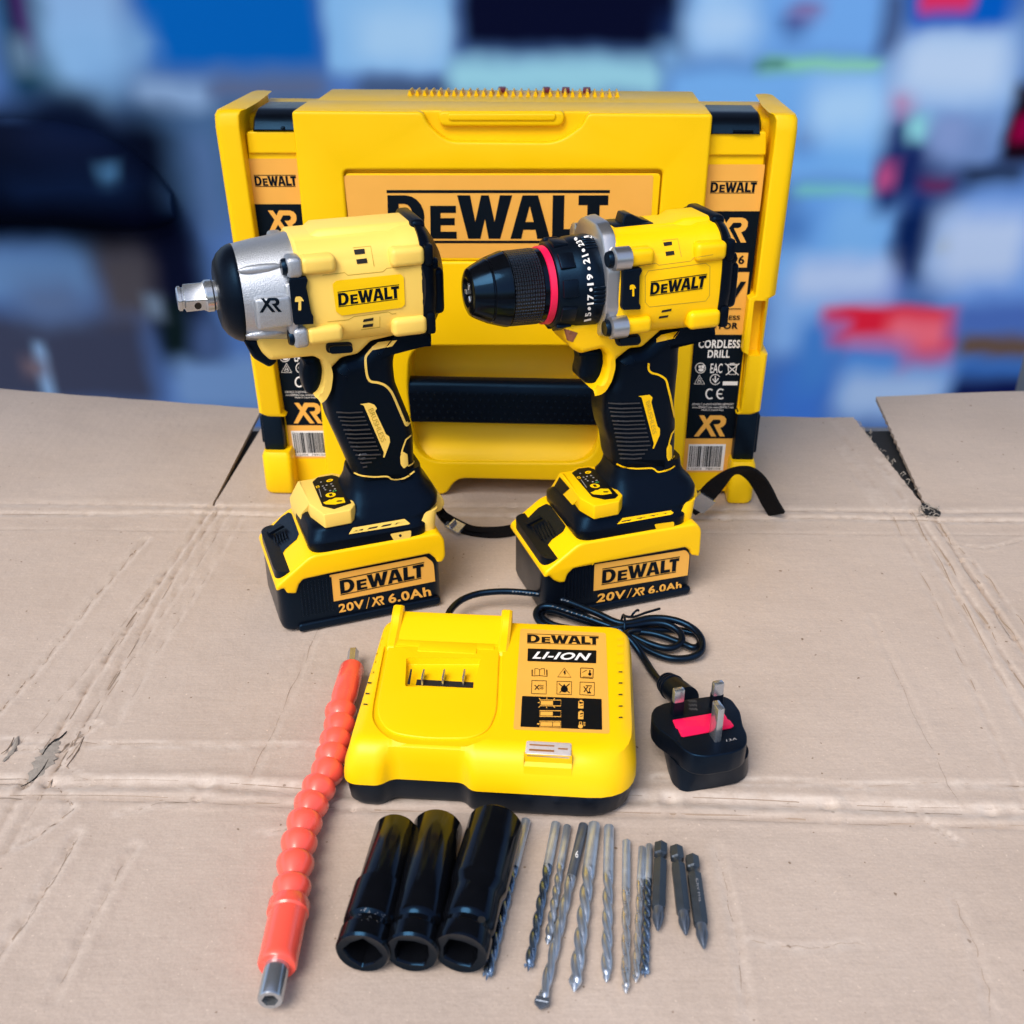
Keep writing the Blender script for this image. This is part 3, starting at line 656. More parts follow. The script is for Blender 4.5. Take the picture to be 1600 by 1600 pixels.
# main shell behind everything
sh = B(); sh.box(-199, -120, 30, 118, 3, HT - 7, 5, 3); sh.box(120, 199, 30, 118, 3, HT - 7, 5, 3); sh.box(-125, 125, 52, 117.5, 3.5, HT - 7.5, 3, 2)
sh.box(-145.8, 141.8, 44, 118, HT - 26, HT - .25, 2, 2)                    # top deck behind the lid panel
shell = sh.obj('shell', YEL, case)
# central lid panel with the handle opening, the arch at the foot and the sunken sign field
XL, XR = cs(462, 250)[0], cs(1108, 250)[0]
XL2, XR2 = cs(556, 760)[0] - 2, cs(1052, 760)[0]
opn_t = [cs(640, 590), cs(642, 560), cs(660, 545), cs(700, 541), cs(880, 541), cs(905, 545), cs(925, 560), cs(930, 590)]
hole = rnd([cs(637, 604), cs(640, 541), cs(930, 541), cs(934, 604), cs(934, 724), cs(650, 722)], [8, 26, 26, 8, 24, 24], 7)
ax0, ax1 = cs(697, 770)[0], cs(905, 770)[0]; az = cs(760, 749)[1]
outer = rnd([(XL, HT), (XL + 2, 0.5), (ax0, 0.5), (ax0 + 9, az), (ax1 - 9, az), (ax1, 0.5), (XR - 1, 0.5), (XR, HT)], [3, 6, 6, 12, 12, 6, 6, 3], 6)
sgn = [cs(536, 266), cs(1036, 266), cs(1024, 409), cs(547, 409)]
sgn = rnd(sgn, 4)
gx = [cs(660, 170)[0], cs(697, 222)[0], cs(872, 222)[0], cs(918, 170)[0]]; gz = cs(780, 222)[1]
notch_outer = rnd([(XL, HT), (XL + 2, 0.5), (ax0, 0.5), (ax0 + 9, az), (ax1 - 9, az), (ax1, 0.5), (XR - 1, 0.5), (XR, HT), (gx[3], HT), (gx[3] - 3, gz + 12), (gx[2], gz), (gx[1], gz), (gx[0] + 3, gz + 12), (gx[0], HT)],
                  [3, 6, 6, 12, 12, 6, 6, 3, 4, 9, 14, 14, 9, 4], 6)
lp = B(); lp.slab([notch_outer, hole, sgn], 0, -9, 2.2, 3)
lp.slab([outer, hole], -7.5, -53, 1.0, 2)
lid = lp.obj('lid_panel', YEL, case)
sf = B(); sf.slab([rnd([cs(540, 270, 5), cs(1032, 270, 5), cs(1021, 405, 5), cs(550, 405, 5)], 3)], -2.2, -8, .4)
sf.obj('sign_field', YEL, case)
gl = B(); gl.slab([rnd([cs(688, 196, 8), cs(880, 196, 8), cs(884, 172, 8), cs(684, 172, 8)], 5)], -2.5, -12, 2.2, 3); gl.slab([rnd([cs(700, 190, 0), cs(868, 190, 0), cs(870, 177, 0), cs(698, 177, 0)], 4)], -1.2, -9, 1.6, 3)
gl.obj('grip_lip', YEL, case)
# hollow behind the handle: sloped floor below it and a curved back above it
hb = B()
z0, z1, z2 = cs(760, 724)[1], cs(760, 665)[1], cs(760, 541)[1]; hx0, hx1 = cs(640, 640)[0] - 2, cs(934, 640)[0] + 2
prof = [(2.5, z0 - 8), (3.5, z0 + 1), (9, z0 + 5), (15, z0 + 14), (20, z1), (30, z1 + 10), (40, (z1 + z2) / 2), (44, z2 - 14), (42, z2 - 5), (34, z2 + 1), (34, z2 + 8), (54, z2 + 8), (54, z0 - 8)]
hb.loft([[Vector((x, y, z)) for y, z in prof] for x in (hx0, hx1)])
hb.obj('handle_hollow', YEL, case, 50)
hd = B(); zt, zb = cs(760, 600)[1], cs(760, 664)[1]
hp = rnd([(1, zb + 1), (1, zt - 7), (5, zt), (17, zt), (19, zb), (4, zb)], [3, 5, 4, 3, 3, 3], 4)
hxa, hxb = cs(618, 630)[0], cs(946, 630)[0]
hd.loft([[Vector((x, y, z)) for y, z in hp] for x in (hxa, hxb)])
for i in range(24):
    for j in range(5):
        x = hxa + 12 + (i + (j % 2) * .5) * 6.6; z = zb + 5 + j * 5.2
        if x < hxb - 8: hd.sphere((x, 1.0, z), 1.0, .8, 1.0)
hd.obj('handle', RUB, case)
# side columns that carry the long labels
YC = 13.0
for side in (0, 1):
    if side == 0: pts = [cs(384, 206, YC), cs(466, 206, YC), cs(560, 782, YC), cs(452, 782, YC)]
    else: pts = [cs(1106, 206, YC), cs(1198, 206, YC), cs(1140, 786, YC), cs(1048, 786, YC)]
    pts = [(p[0], max(3, p[1])) for p in pts]
    c = B(); c.slab([rnd(pts, 2)], -YC, -32, .8, 2)
    if side == 0: q = [cs(385, 206, YC - 3), cs(468, 206, YC - 3), cs(470, 240, YC - 3), cs(388, 240, YC - 3)]
    else: q = [cs(1105, 206, YC - 3), cs(1198, 206, YC - 3), cs(1197, 243, YC - 3), cs(1105, 243, YC - 3)]
    c.slab([rnd(q, 2)], -YC + 2.5, -30, 1.0, 2)
    c.obj('label_column', YEL, case)
# outer rails
def rail(sgnx):
    r = B(); w = 19 if sgnx < 0 else 16
    xo = 201
    pl = rnd([(-xo, 2), (-xo + w, 2), (-xo + w, 34), (-xo + w - 4, 108), (-xo + 1, 112)], [7, 2, 4, 5, 8], 5)
    if sgnx > 0: pl = [(-x, y) for x, y in reversed(pl)]
    def sec(z, inx=0.0, iny=0.0): return [Vector((x - inx * sgnx, y + iny * (1 if y < 50 else -1), z)) for x, y in pl]
    zl = cs(338 if sgnx < 0 else 1243, 652)[1]; fl_ = 8.0 if sgnx < 0 else 3.5
    sec0 = sec
    def sec(z, inx=0.0, iny=0.0): return [Vector((v.x + sgnx * fl_ * (z - 40) / 260, v.y, v.z)) for v in sec0(z, inx, iny)]
    if sgnx < 0:
        rings = [sec(zl, 3, 2), sec(zl + 3), sec(HT - 12), sec(HT - 4, .5, 1), sec(HT - 1, 2, 3), sec(HT, 5, 6)]
    else:
        za, zb_ = cs(1200, 556)[1], cs(1205, 466)[1]
        rings = [sec(zl, 3, 2), sec(zl + 3), sec(za - 1), sec(za + 2, 4.5), sec(zb_ - 2, 4.5), sec(zb_ + 1, 0), sec(HT - 12), sec(HT - 4, .5, 1), sec(HT - 1, 2, 3), sec(HT, 5, 6)]
    r.loft(rings)
    if sgnx > 0:
        pass
    o = r.obj('side_rail', YEL, case, 40)
    if sgnx > 0:
        c = B(); za, zb_ = cs(1180, 556, 2)[1], cs(1190, 470, 2)[1]; x0 = cs(1173, 520, 2)[0]; c.box(x0, x0 + 9, -4, 16, za, zb_, 1.2); cut(o, [c])
    f = B(); zf = cs(430, 706)[1]
    fw = 24 if sgnx < 0 else 20
    fp = rnd([(-xo - 1, -4), (-xo + fw, -4), (-xo + fw, 40), (-xo + 4, 60), (-xo - 1, 60)], [8, 4, 2, 4, 4], 5)
    if sgnx > 0: fp = [(-x, y) for x, y in reversed(fp)]
    def fs(z, d): cx = sgnx * (xo - 11); return [Vector((cx + (x - cx) * (1 - d * .05), y + (d if y < 20 else 0), z)) for x, y in fp]
    f.loft([fs(0, 2), fs(3, 0), fs(zf - 4, 0), fs(zf, 2.5)]); f.obj('foot', YEL, case, 40)
    l = B(); l.box(sgnx * (xo - 9.5) - 8.5, sgnx * (xo - 9.5) + 8.5, 4, 60, zf - 2, zl + 2, 2)
    l.box(sgnx * (xo - 4) - 5.5, sgnx * (xo - 4) + 5.5, 8, 56, zf + 4, zl - 2, 1.5); l.obj('stacking_latch', BLK, case)
    t = B(); xa, xb = (cs(392, 185, 10)[0], cs(466, 185, 10)[0]) if sgnx < 0 else (cs(1110, 185, 10)[0], cs(1193, 185, 10)[0])
    zt_, zb2 = HT - 2, cs(400, 203, 10)[1]
    pr = rnd([(9, zb2), (9, zt_ - 12), (14, zt_ - 4), (26, zt_), (60, zt_), (60, zb2)], [2, 3, 4, 3, 2, 2], 3)
    t.loft([[Vector((xa, y + 3, z - 2)) for y, z in pr], [Vector((xa + 2, y, z)) for y, z in pr], [Vector((xb - 2, y, z)) for y, z in pr], [Vector((xb, y + 3, z - 2)) for y, z in pr]])
    xm = (xa + xb) / 2
    if sgnx > 0: t.box(xm - 2, xm + 12, 7, 12, zb2 + 2, zt_ - 10, 1)
    else: t.box(xm + 4, xm + 7, 7.6, 12, zb2 + 1, zt_ - 10, .8)
    t.obj('top_latch', BLK, case)
rail(-1); rail(1)
# toothed ridge on top
rg = B(); x0, x1 = cs(622, 150, 40)[0], cs(975, 150, 40)[0]; n = 29
for i in range(n):
    xa = x0 + (x1 - x0) * i / n; wd = (x1 - x0) / n
    rg.loft([[Vector((xa + wd * .05, y, HT - 3)), Vector((xa + wd * .38, y, HT + 3.4)), Vector((xa + wd * .56, y, HT + 3.4)), Vector((xa + wd * .95, y, HT - 3))] for y in (82, 100)])
rg.obj('ridged_top', YEL, case, 20)
for px in (783, 853, 884, 917):
    rr = B(); xx = cs(px, 146, 95)[0]; rr.box(xx - 3, xx + 3, 101, 112, HT - 2, HT + 3.2, .8); rr.obj('red_bit_behind', mat('maroon_plastic', (0.16, 0.008, 0.03), .4), case)  # stubs stand for the red bits behind the teeth

# ------------------------------------------------------------------ case printing
pm = side_map(CF, -2.2, .15)
lab = Print().poly(rnd([(537, 274), (1021, 274), (1014, 403), (551, 403)], 4)).lay('sign', ORG, case, pm)
Print().art(MAKER, [(606, 380), (950, 380), (953, 297), (604, 297)]).lay('sign_lettering', INK, lab, side_map(CF, -2.2, .4))

def col_x(y, left):
    if left: return 387 + (y - 248) * .1456, 467 + (y - 248) * .1199
    return 1107 - (y - 257) * .0837, 1195.5 - (y - 257) * .1165
def band(y0, y1, left, a=0.0, b=1.0):
    p = []
    for y in (y0, y1):
        l, r = col_x(y, left); p.append((l + (r - l) * a, l + (r - l) * b, y))
    return [(p[0][0], p[0][2]), (p[0][1], p[0][2]), (p[1][1], p[1][2]), (p[1][0], p[1][2])]
def bq(y0, y1, left, a, b):
    q = band(y0, y1, left, a, b); return [q[3], q[2], q[1], q[0]]      # bottom-left first
def column_label(left):
    D = -9 if left else 0
    off = side_map(CF, -YC, .2); off2 = side_map(CF, -YC, .45); off3 = side_map(CF, -YC, .7)
    yt, yb = (248, 716) if left else (257, 738)
    f = lambda y: yt + (y - 257) * (yb - yt) / (738 - 257)
    base = Print().poly(band(yt, yb, left)).lay('label', ORG, case, off)
    k = Print()
    k.poly(band(f(330), f(425), left)).poly(band(f(523), f(685), left))
    k.poly(band(f(425), f(523), left, 0, .03)); k.poly(band(f(425), f(523), left, .94, 1))
    k.art(MAKER, bq(f(283), f(302), left, .07, .90))
    k.lay('label_print', INK, base, off2)
    o = Print()
    o.art(XRLOGO, bq(f(340), f(379), left, .18, .82)); o.lay('label_lettering', ORG, base, off3)
    Print().art(XRLOGO, bq(f(649), f(682), left, .17, .82)).lay('label_lettering', ORG, base, off3)
    Print().poly(band(f(395), f(418), left, .06, .88)).lay('label_patch', ORG, base, off3)
    t = Print(); t.text('96', bq(f(399), f(413), left, .58, .82), .03); t.text('V', bq(f(440), f(474), left, .42, .90), .02)
    t.poly(band(f(482), f(483.2), left, .10, .86)); t.text('BRUSHLESS', bq(f(493), f(500), left, .06, .86), .02); t.text('MOTOR', bq(f(504), f(514), left, .12, .84), .035)
    t.lay('label_lettering', INK, base, side_map(CF, -YC, .95))
    w = Print()
    w.text('CORDLESS', bq(f(531), f(544), left, .10, .92), .03); w.text('DRILL', bq(f(547), f(559), left, .30, .74), .03)
    cx, cy = bq(f(575), f(575), left, .18, .18)[0]; w.poly(circ(cx, cy, 8.4), circ(cx, cy, 7.2)); w.poly(circ(cx - 1, cy - 2, 2.2)); w.poly(circ(cx + 1, cy + 3, 4.2, 2.6)); w.poly([(cx + 1, cy - 4), (cx + 6, cy - 5), (cx + 6, cy + 1), (cx + 2, cy)])
    w.text('EAC', bq(f(568), f(583), left, .38, .62), .01)
    bx, by = bq(f(577), f(577), left, .82, .82)[0]
    w.line([(bx - 7, by - 7), (bx - 5, by + 8), (bx + 5, by + 8), (bx + 7, by - 7)], 1.2); w.line([(bx - 11, by - 9), (bx + 10, by + 9)], 1.3); w.line([(bx + 11, by - 9), (bx - 10, by + 9)], 1.3); w.line([(bx - 8, by - 7), (bx + 8, by - 7)], 1.6); w.line([(bx - 4, by - 9), (bx + 4, by - 9)], 1.2)
    w.poly(band(f(596), f(602), left, .66, 1.0 - .04))
    tx, ty = bq(f(594), f(594), left, .18, .18)[0]; w.line([(tx - 8, ty + 6), (tx, ty - 8), (tx + 8, ty + 6)], 1.3, True); w.line([(tx - 3, ty + 4), (tx, ty - 4), (tx + 3, ty + 4)], 1.1, True); w.line([(tx - 2, ty + 1), (tx + 2, ty + 1)], 1)
    ux, uy = bq(f(593), f(593), left, .50, .50)[0]; w.line(_arc(ux, uy, 8, 8, 30, 330, 16), 1.1); w.line([(ux - 4, uy - 1), (ux, uy + 5), (ux + 5, uy - 2)], 1.8); w.line([(ux, uy - 6), (ux, uy + 4)], 1.6)
    lx, ly = bq(f(615.5), f(615.5), left, .42, .42)[0]
    w.line(_arc(lx, ly, 6, 7.5, 50, 310, 14), 2.2); w.line(_arc(lx + 17, ly, 6, 7.5, 50, 310, 14), 2.2); w.line([(lx + 11.5, ly), (lx + 19, ly)], 2)
    w.text('DEWALT, D-65510 IDSTEIN GERMANY', bq(f(630), f(633.6), left, .08, .93)); w.text('www.DEWALT.com  www.DEWALT.com', bq(f(634.6), f(638), left, .08, .93)); w.text('Made in Czech Rep.', bq(f(639), f(642.6), left, .28, .74))
    w.lay('label_white_print', WHT, base, off3)
    bc = Print().poly(band(f(694), f(735), left, .08, .86)); bw = bc.lay('barcode', WHT, base, off2)
    bars = Print(); r2 = random.Random(5); x = .11
    while x < .80:
        wd = r2.choice((.008, .012, .02, .03)); bars.poly(band(f(697), f(729.5), left, x, min(.83, x + wd))); x += wd + r2.choice((.010, .014, .02))
    bars.text('5 123456', bq(f(731), f(734), left, .10, .40)); bars.text('789104', bq(f(731), f(734), left, .48, .80))
    bars.lay('label_print', INK, base, off3)
column_label(True); column_label(False)
# ================================================================== the two power tools (same battery, foot and grip, different heads)
KNURL = None
def knurl_material():
    m, nt, p = principled('knurled_black_metal'); N = nt.nodes; L = nt.links
    p.inputs['Base Color'].default_value = (0.012, 0.016, 0.024, 1); p.inputs['Roughness'].default_value = 0.28; p.inputs['Metallic'].default_value = 0.0; p.inputs['Specular Tint'].default_value = (.5, .7, 1, 1)
    tc = N.new('ShaderNodeTexCoord'); sx = N.new('ShaderNodeSeparateXYZ'); L.new(tc.outputs['Object'], sx.inputs[0])
    def mm(op, a, b=None):
        n = N.new('ShaderNodeMath'); n.operation = op
        for i, v in enumerate((a, b)):
            if v is None: continue
            if isinstance(v, (int, float)): n.inputs[i].default_value = v
            else: L.new(v, n.inputs[i])
        return n.outputs[0]
    ang = mm('MULTIPLY', mm('ARCTAN2', sx.outputs['Y'], mm('SUBTRACT', sx.outputs['Z'], 0.2242)), 30.0)
    xx = mm('MULTIPLY', sx.outputs['X'], 2000.0)
    h = mm('MULTIPLY', mm('SINE', mm('ADD', ang, xx)), mm('SINE', mm('SUBTRACT', ang, xx)))
    b = N.new('ShaderNodeBump'); b.inputs['Strength'].default_value = 1.0; b.inputs['Distance'].default_value = 0.0014
    L.new(h, b.inputs['Height']); L.new(b.outputs[0], p.inputs['Normal'])
    return m
KNURL = knurl_material()
DYEL = mat('embossed_yellow', (0.45, 0.30, 0.02), 0.5)
RIBM = mat('rib_highlight_grey', (0.030, 0.032, 0.038), 0.40)  # lighter grey than the grip: the ribs' highlights put into the colour

def rring(z, x0, x1, hy, r, n=6): return [Vector((x, y, z)) for x, y in rrect(x0, x1, -hy, hy, r, n)]
def zpts(pts, sc_, ox, oy): return [(ox + x * sc_, oy + y * sc_) for x, y in pts]

def battery_foot_grip(F, root, body, P):
    """the parts both tools share; P holds what was measured for this tool"""
    # battery
    bat = B(); bat.loft([rring(0, -14, 89, 29, 8), rring(2.5, -17.5, 92.5, 32.5, 9), rring(6, -18.5, 93.5, 33.5, 10), rring(48, -18.5, 93.5, 33.5, 10)])
    bat.slab([rnd([(-8, .5), (91, .5), (92, 6.5), (-8, 6.5)], [4, 5, 3, 3])], 30, 35.6, 1.6, 3)
    for i in range(9): bat.box(-4 + i * 2.5, -2.7 + i * 2.5, -34.1, -32, 12, 38.5, .3, 1)
    battery = bat.obj('battery', BLK, root)
    battery['label'] = 'battery pack with an orange label on its side'
    low = [F.side(x, y, 36) for x, y in P['shell_low']]
    prof = [(-19.5, min(36.5, low[0].z))] + [(v.x, v.z) for v in low[1:]] + [(96, low[-1].z + 4), (95.5, 53), (91, 58.5), (5, 58.5), (-18.6, 41), (-19.5, 39)]
    c = B(); c.slab([rnd(prof, [1] + [1.2] * (len(low) - 1) + [3, 4, 5, 5, 2, 1], 4)], 36.5, -36.5, 2.0, 4)
    shell_ = c.obj('battery_shell', YELT, battery)
    sm = surf_map(F, [shell_], .35)
    lt = Print().poly(P['latch']).lay('release_latch', BLK, battery, sm, 6)
    lt2 = Print().poly(P['latch_bar']).lay('latch_ridge', RUB, battery, surf_map(F, [shell_], 2.2), 6, thick=2.0)
    lr = Print()
    for l in P['latch_ribs']: lr.line(l, 1.6)
    lr.lay('latch_rib', RUB, battery, surf_map(F, [shell_], 1.0), 6, thick=.8)
    # label on the battery
    pl = side_map(F, 33.5, .35); pl2 = side_map(F, 33.5, .6)
    lb = Print().poly(P['label']).lay('battery_label', ORG, battery, pl)
    Print().art(MAKER, P['label_logo']).lay('battery_lettering', INK, battery, pl2)
    t = Print(); q = homog(P['label_line'])
    def sub(a, b): return [q(a, 0), q(b, 0), q(b, 1), q(a, 1)]
    t.text('20V', sub(0, .305), .03); t.art(XRLOGO, sub(.385, .53)); t.text('6.0Ah', sub(.575, 1), .03)
    p0, p1 = q(.325, -.12), q(.37, 1.1); t.line([p0, p1], 1.0)
    t.lay('battery_lettering', ORG, battery, pl2)
    # foot
    f = B()
    f.loft([rring(57.5, 6, 84.5, 34.5, 10), rring(59, 5, 85, 35, 10), rring(65, 5, 85, 35, 10), rring(66.8, 6, 85, 32.2, 10), rring(71, 7, 90, 31, 14),
            rring(73.5, 9, 95, 30, 15), rring(74.5, 30, 96.5, 29, 15), rring(79, 33, 97.5, 27, 15), rring(84, 35, 95, 23.5, 14), rring(88, 37, 91, 20, 12), rring(92, 38.5, 89, 18, 11), rring(99, 40, 88, 16.5, 10)])
    foot = f.obj('foot', body['black'], root, 50)
    hl = B(); hl.loft([rring(57.5, 76, 92, 31, 8), rring(66, 76, 93, 31, 8), rring(72, 76, 95, 29, 8)]); hl.obj('heel', body['yellow'], foot)
    fb = B()
    A = P['front']; lvl = lambda pts, z: [F.level(x, y, z) for x, y in pts]
    top_f = lvl(A['top_front'], 83.5); low_f = lvl(A['low_front'], 70); bot_f = [Vector((v.x + .5, v.y, 58.6)) for v in low_f]
    back = [Vector((24, top_f[1].y, 0)), Vector((24, top_f[0].y, 0))]
    fb.loft([[bot_f[0], bot_f[1]] + [Vector((b.x, b.y, 58.6)) for b in back], [low_f[0], low_f[1]] + [Vector((b.x, b.y, 70)) for b in back], [top_f[0], top_f[1]] + [Vector((b.x, b.y, 83.5)) for b in back]])
    fp = [(v.x, v.y) for v in lvl(A['frame'], 84)]
    fb.slab([rnd(fp, 1.0)], 74, 84.3, .9, 2, axis='z')
    frame = fb.obj('status_frame', body['yellow'], foot, 40)
    lm = level_map(F, 84.3, .2); lm2 = level_map(F, 84.3, .4)
    scn = Print().poly(rnd(A['screen'], 1.2)).lay('status_screen', INK, foot, lm)
    y_ = Print(); w_ = Print(); k_ = Print(); H = homog(A['screen_quad'])          # unit square: u to the rear, v away
    def pt(u, v): return H(u, v)
    def pp(pr, pts): pr.poly([pt(*p) for p in pts])
    pp(y_, circ(.70, .87, .13, .045)); pp(y_, rrect(.07, .22, .72, .80, .02)); pp(y_, circ(.50, .385, .19, .075))
    pp(y_, [(.10, .17), (.16, .10), (.50, .06), (.86, .09), (.88, .24), (.62, .27), (.46, .23), (.40, .24), (.26, .20)])
    y_.lay('status_symbols', YELL, foot, lm2)
    for u, v in ((.36, .90), (.36, .74), (.52, .74), (.70, .74), (.38, .66), (.72, .66), (.40, .59), (.56, .53), (.74, .55)): pp(w_, rrect(u - .035, u + .035, v - .016, v + .016, .01))
    w_.line([pt(.17, .68), pt(.12, .36)], .9)
    w_.lay('status_symbols', GREY, foot, lm2)
    pp(k_, rrect(.45, .57, .35, .43, .01)); pp(k_, circ(.70, .155, .10, .02)); pp(k_, rrect(.10, .18, .74, .78, .01)); pp(k_, rrect(.64, .76, .865, .88, .01)); k_.lay('status_symbols', INK, foot, level_map(F, 84.3, .6))
    for u in (.66, .74): pp(g_ := Print(), circ(u, .49, .03, .012)); g_.lay('status_light', GREEN, foot, level_map(F, 84.3, .5))
    fm = surf_map(F, [foot], .5)
    Print().poly(P['vent']).lay('vent_strip', body['yellow'], foot, fm, 6, thick=.3)
    vd = Print()
    for s_ in P['vent_slots']: vd.poly(s_)
    vd.lay('vent_slot', VOID, foot, surf_map(F, [foot], .8), 6)
    Print().poly(rnd(P['plug'], 2.5)).lay('side_plug', body['yellow'], foot, side_map(F, 35, .3), None, thick=.2)
    if P.get('plug_dot'): Print().poly(P['plug_dot']).lay('plug_hole', VOID, foot, side_map(F, 35, .6))
    ey = B(); ey.slab([rnd([(92, 59), (101, 61), (104, 66), (102, 72), (97, 76), (91, 76)], 2)], 12, -12, 1.5, 2); ey.obj('strap_eyelet', body['yellow'], foot)
    # grip
    gp = rnd([F.side(x, y, 13).xz for x, y in P['grip']], 2.5, 3)
    g = B(); g.slab([gp], 18.5, -18.5, 10.5, 8); grip = g.obj('grip', body['black'], root, 60)
    gm = lambda off: surf_map(F, [grip, foot], off)
    rb = Print()
    for l in P['ribs']: rb.line(l, 1.5)
    rb.lay('grip_rib', RIBM, grip, gm(.9), 5, thick=.9)
    py = Print(); py.poly(P['patch_top']); py.line(smooth_path([(x, y, 0) for x, y in P['piping']], 4), P.get('pipw', 3.8)); py.lay('piping', body['yellow'], grip, gm(.45), 4)
    py = Print(); py.poly(rnd(P['patch_low'], 2)); py.line(P['pip_low1'], 2.2); py.line(P['pip_low2'], 2.2); py.lay('piping', body['yellow'], grip, gm(.45), 4)
    py = Print(); py.line(smooth_path([(x, y, 0) for x, y in P['collar']], 3), 2.4); py.lay('piping', body['yellow'], grip, gm(.45), 4)
    bd = Print().poly(rnd(P['badge'], 1.5)).lay('badge', body['yellow'], grip, gm(.5), 4)
    Print().text('BRUSHLESS', P['badge_text'], -.008).lay('badge_lettering', DYEL, grip, gm(.75), 4)
    # lower housing with the trigger guard, and the trigger
    hp = rnd([F.side(x, y, 15).xz for x, y in P['chin']], 1.8, 3)
    h = B(); h.slab([hp], 18.8, -18.8, 4.5, 5)
    chin = h.obj('trigger_guard', body['yellow'], root, 50)
    t_ = B(); t_.slab([rnd([F.side(x, y, 8).xz for x, y in P['trigger']], 3, 4)], 9.5, -9.5, 4.5, 5); t_.obj('trigger', RUB, root, 60)
    cx = surf_map(F, [chin], .9)
    Print().poly(rnd(P['button_seat'], 7)).lay('switch_seat', VOID, chin, surf_map(F, [chin], .3), 6)
    Print().poly(rnd(P['button'], 6)).lay('direction_switch', BLK, chin, surf_map(F, [chin], 2.6), 6, thick=2.4)
    return bat, foot, grip, chin

def head_housing(F, root, body, x0, x1, cz, P):
    b = B(); L_ = x1 - x0
    b.loft([xring(x0, cz, 32, 30.5, 3.0), xring(x0 + 1.5, cz, 33.2, 31.5, 3.2), xring(x1 - 14, cz, 33.2, 31.8, 3.4), xring(x1 - 10, cz + .3, 34.2, 32.2, 3.4), xring(x1, cz + .3, 34.8, 32.6, 3.4)])
    for yy in (1, -1):                                        # screw lugs, front and rear, near and far side
        for (xa, xb, z, hz) in ((x0 + 1, x0 + 22, cz + 20.5, 5.2), (x0 + 1, x0 + 23, cz - 21.5, 5.2), (x1 - 19, x1 + 2, cz + 20, 5.8), (x1 - 20, x1 + 2, cz - 22.5, 5.8)):
            b.box(xa, xb, yy * 29 - 6, yy * 29 + 6, z - hz, z + hz, 3.4, 4)
    return b
def head_prints(F, root, hous, body, P):
    hm = surf_map(F, [hous], .3); hm2 = surf_map(F, [hous], .55)
    for q in P['vents']: Print().poly(q).lay('vent', VOID, hous, surf_map(F, [hous], .35), 5)
    s_ = Print()
    for l in P['seams']: s_.line(l, .9)
    s_.lay('mould_seam', DYEL, hous, surf_map(F, [hous], .12), 4)
def rear_cap(F, root, x0, cz, dx):
    b = B()
    b.loft([xring(x0 - .5, cz + .5, 36, 33.4, 3.6), xring(x0 + 3, cz + .5, 36, 33.4, 3.4), xring(x0 + 6, cz + .5, 34.5, 32.5, 3.2), xring(x0 + 9, cz, 31.5, 29.5, 3), xring(x0 + 13, cz - 1, 26.5, 24, 2.8), xring(x0 + 17, cz - 2, 20, 18, 2.6), xring(x0 + 18.5, cz - 2, 16, 14, 2.6)])
    for yy in (1, -1):
        b.box(x0 + 1, x0 + 7, yy * 29 - 5.5, yy * 30 + 5.5, cz + 13.5, cz + 26.5, 2, 2); b.box(x0 + 1, x0 + 7, yy * 29 - 5.5, yy * 30 + 5.5, cz - 29, cz - 15, 2, 2)
        b.box(x0 + 5, x0 + 15, yy * 22 - 6.5, yy * 22 + 6.5, cz - 19, cz + 10, 3.5, 4)
        b.box(x0 + 4, x0 + 11, yy * 22 - 9, yy * 22 + 9, cz + 10, cz + 17, 2, 2)
    b.box(x0 - 2, x0 + 7, -19, 19, cz + 30, cz + 37.5, 3, 3)
    return b

ZA = (.2875, 260, 310); ZC = (.1375, 460, 530); ZD = (.1, 400, 720); ZB = (.2125, 380, 700)
za = lambda *p: zpts(p, *ZA); zc = lambda *p: zpts(p, *ZC); zd = lambda *p: zpts(p, *ZD); zb = lambda *p: zpts(p, *ZB)
ze = lambda *p: zpts(p, .1375, 480, 320); zg = lambda *p: zpts(p, .1375, 270, 320)
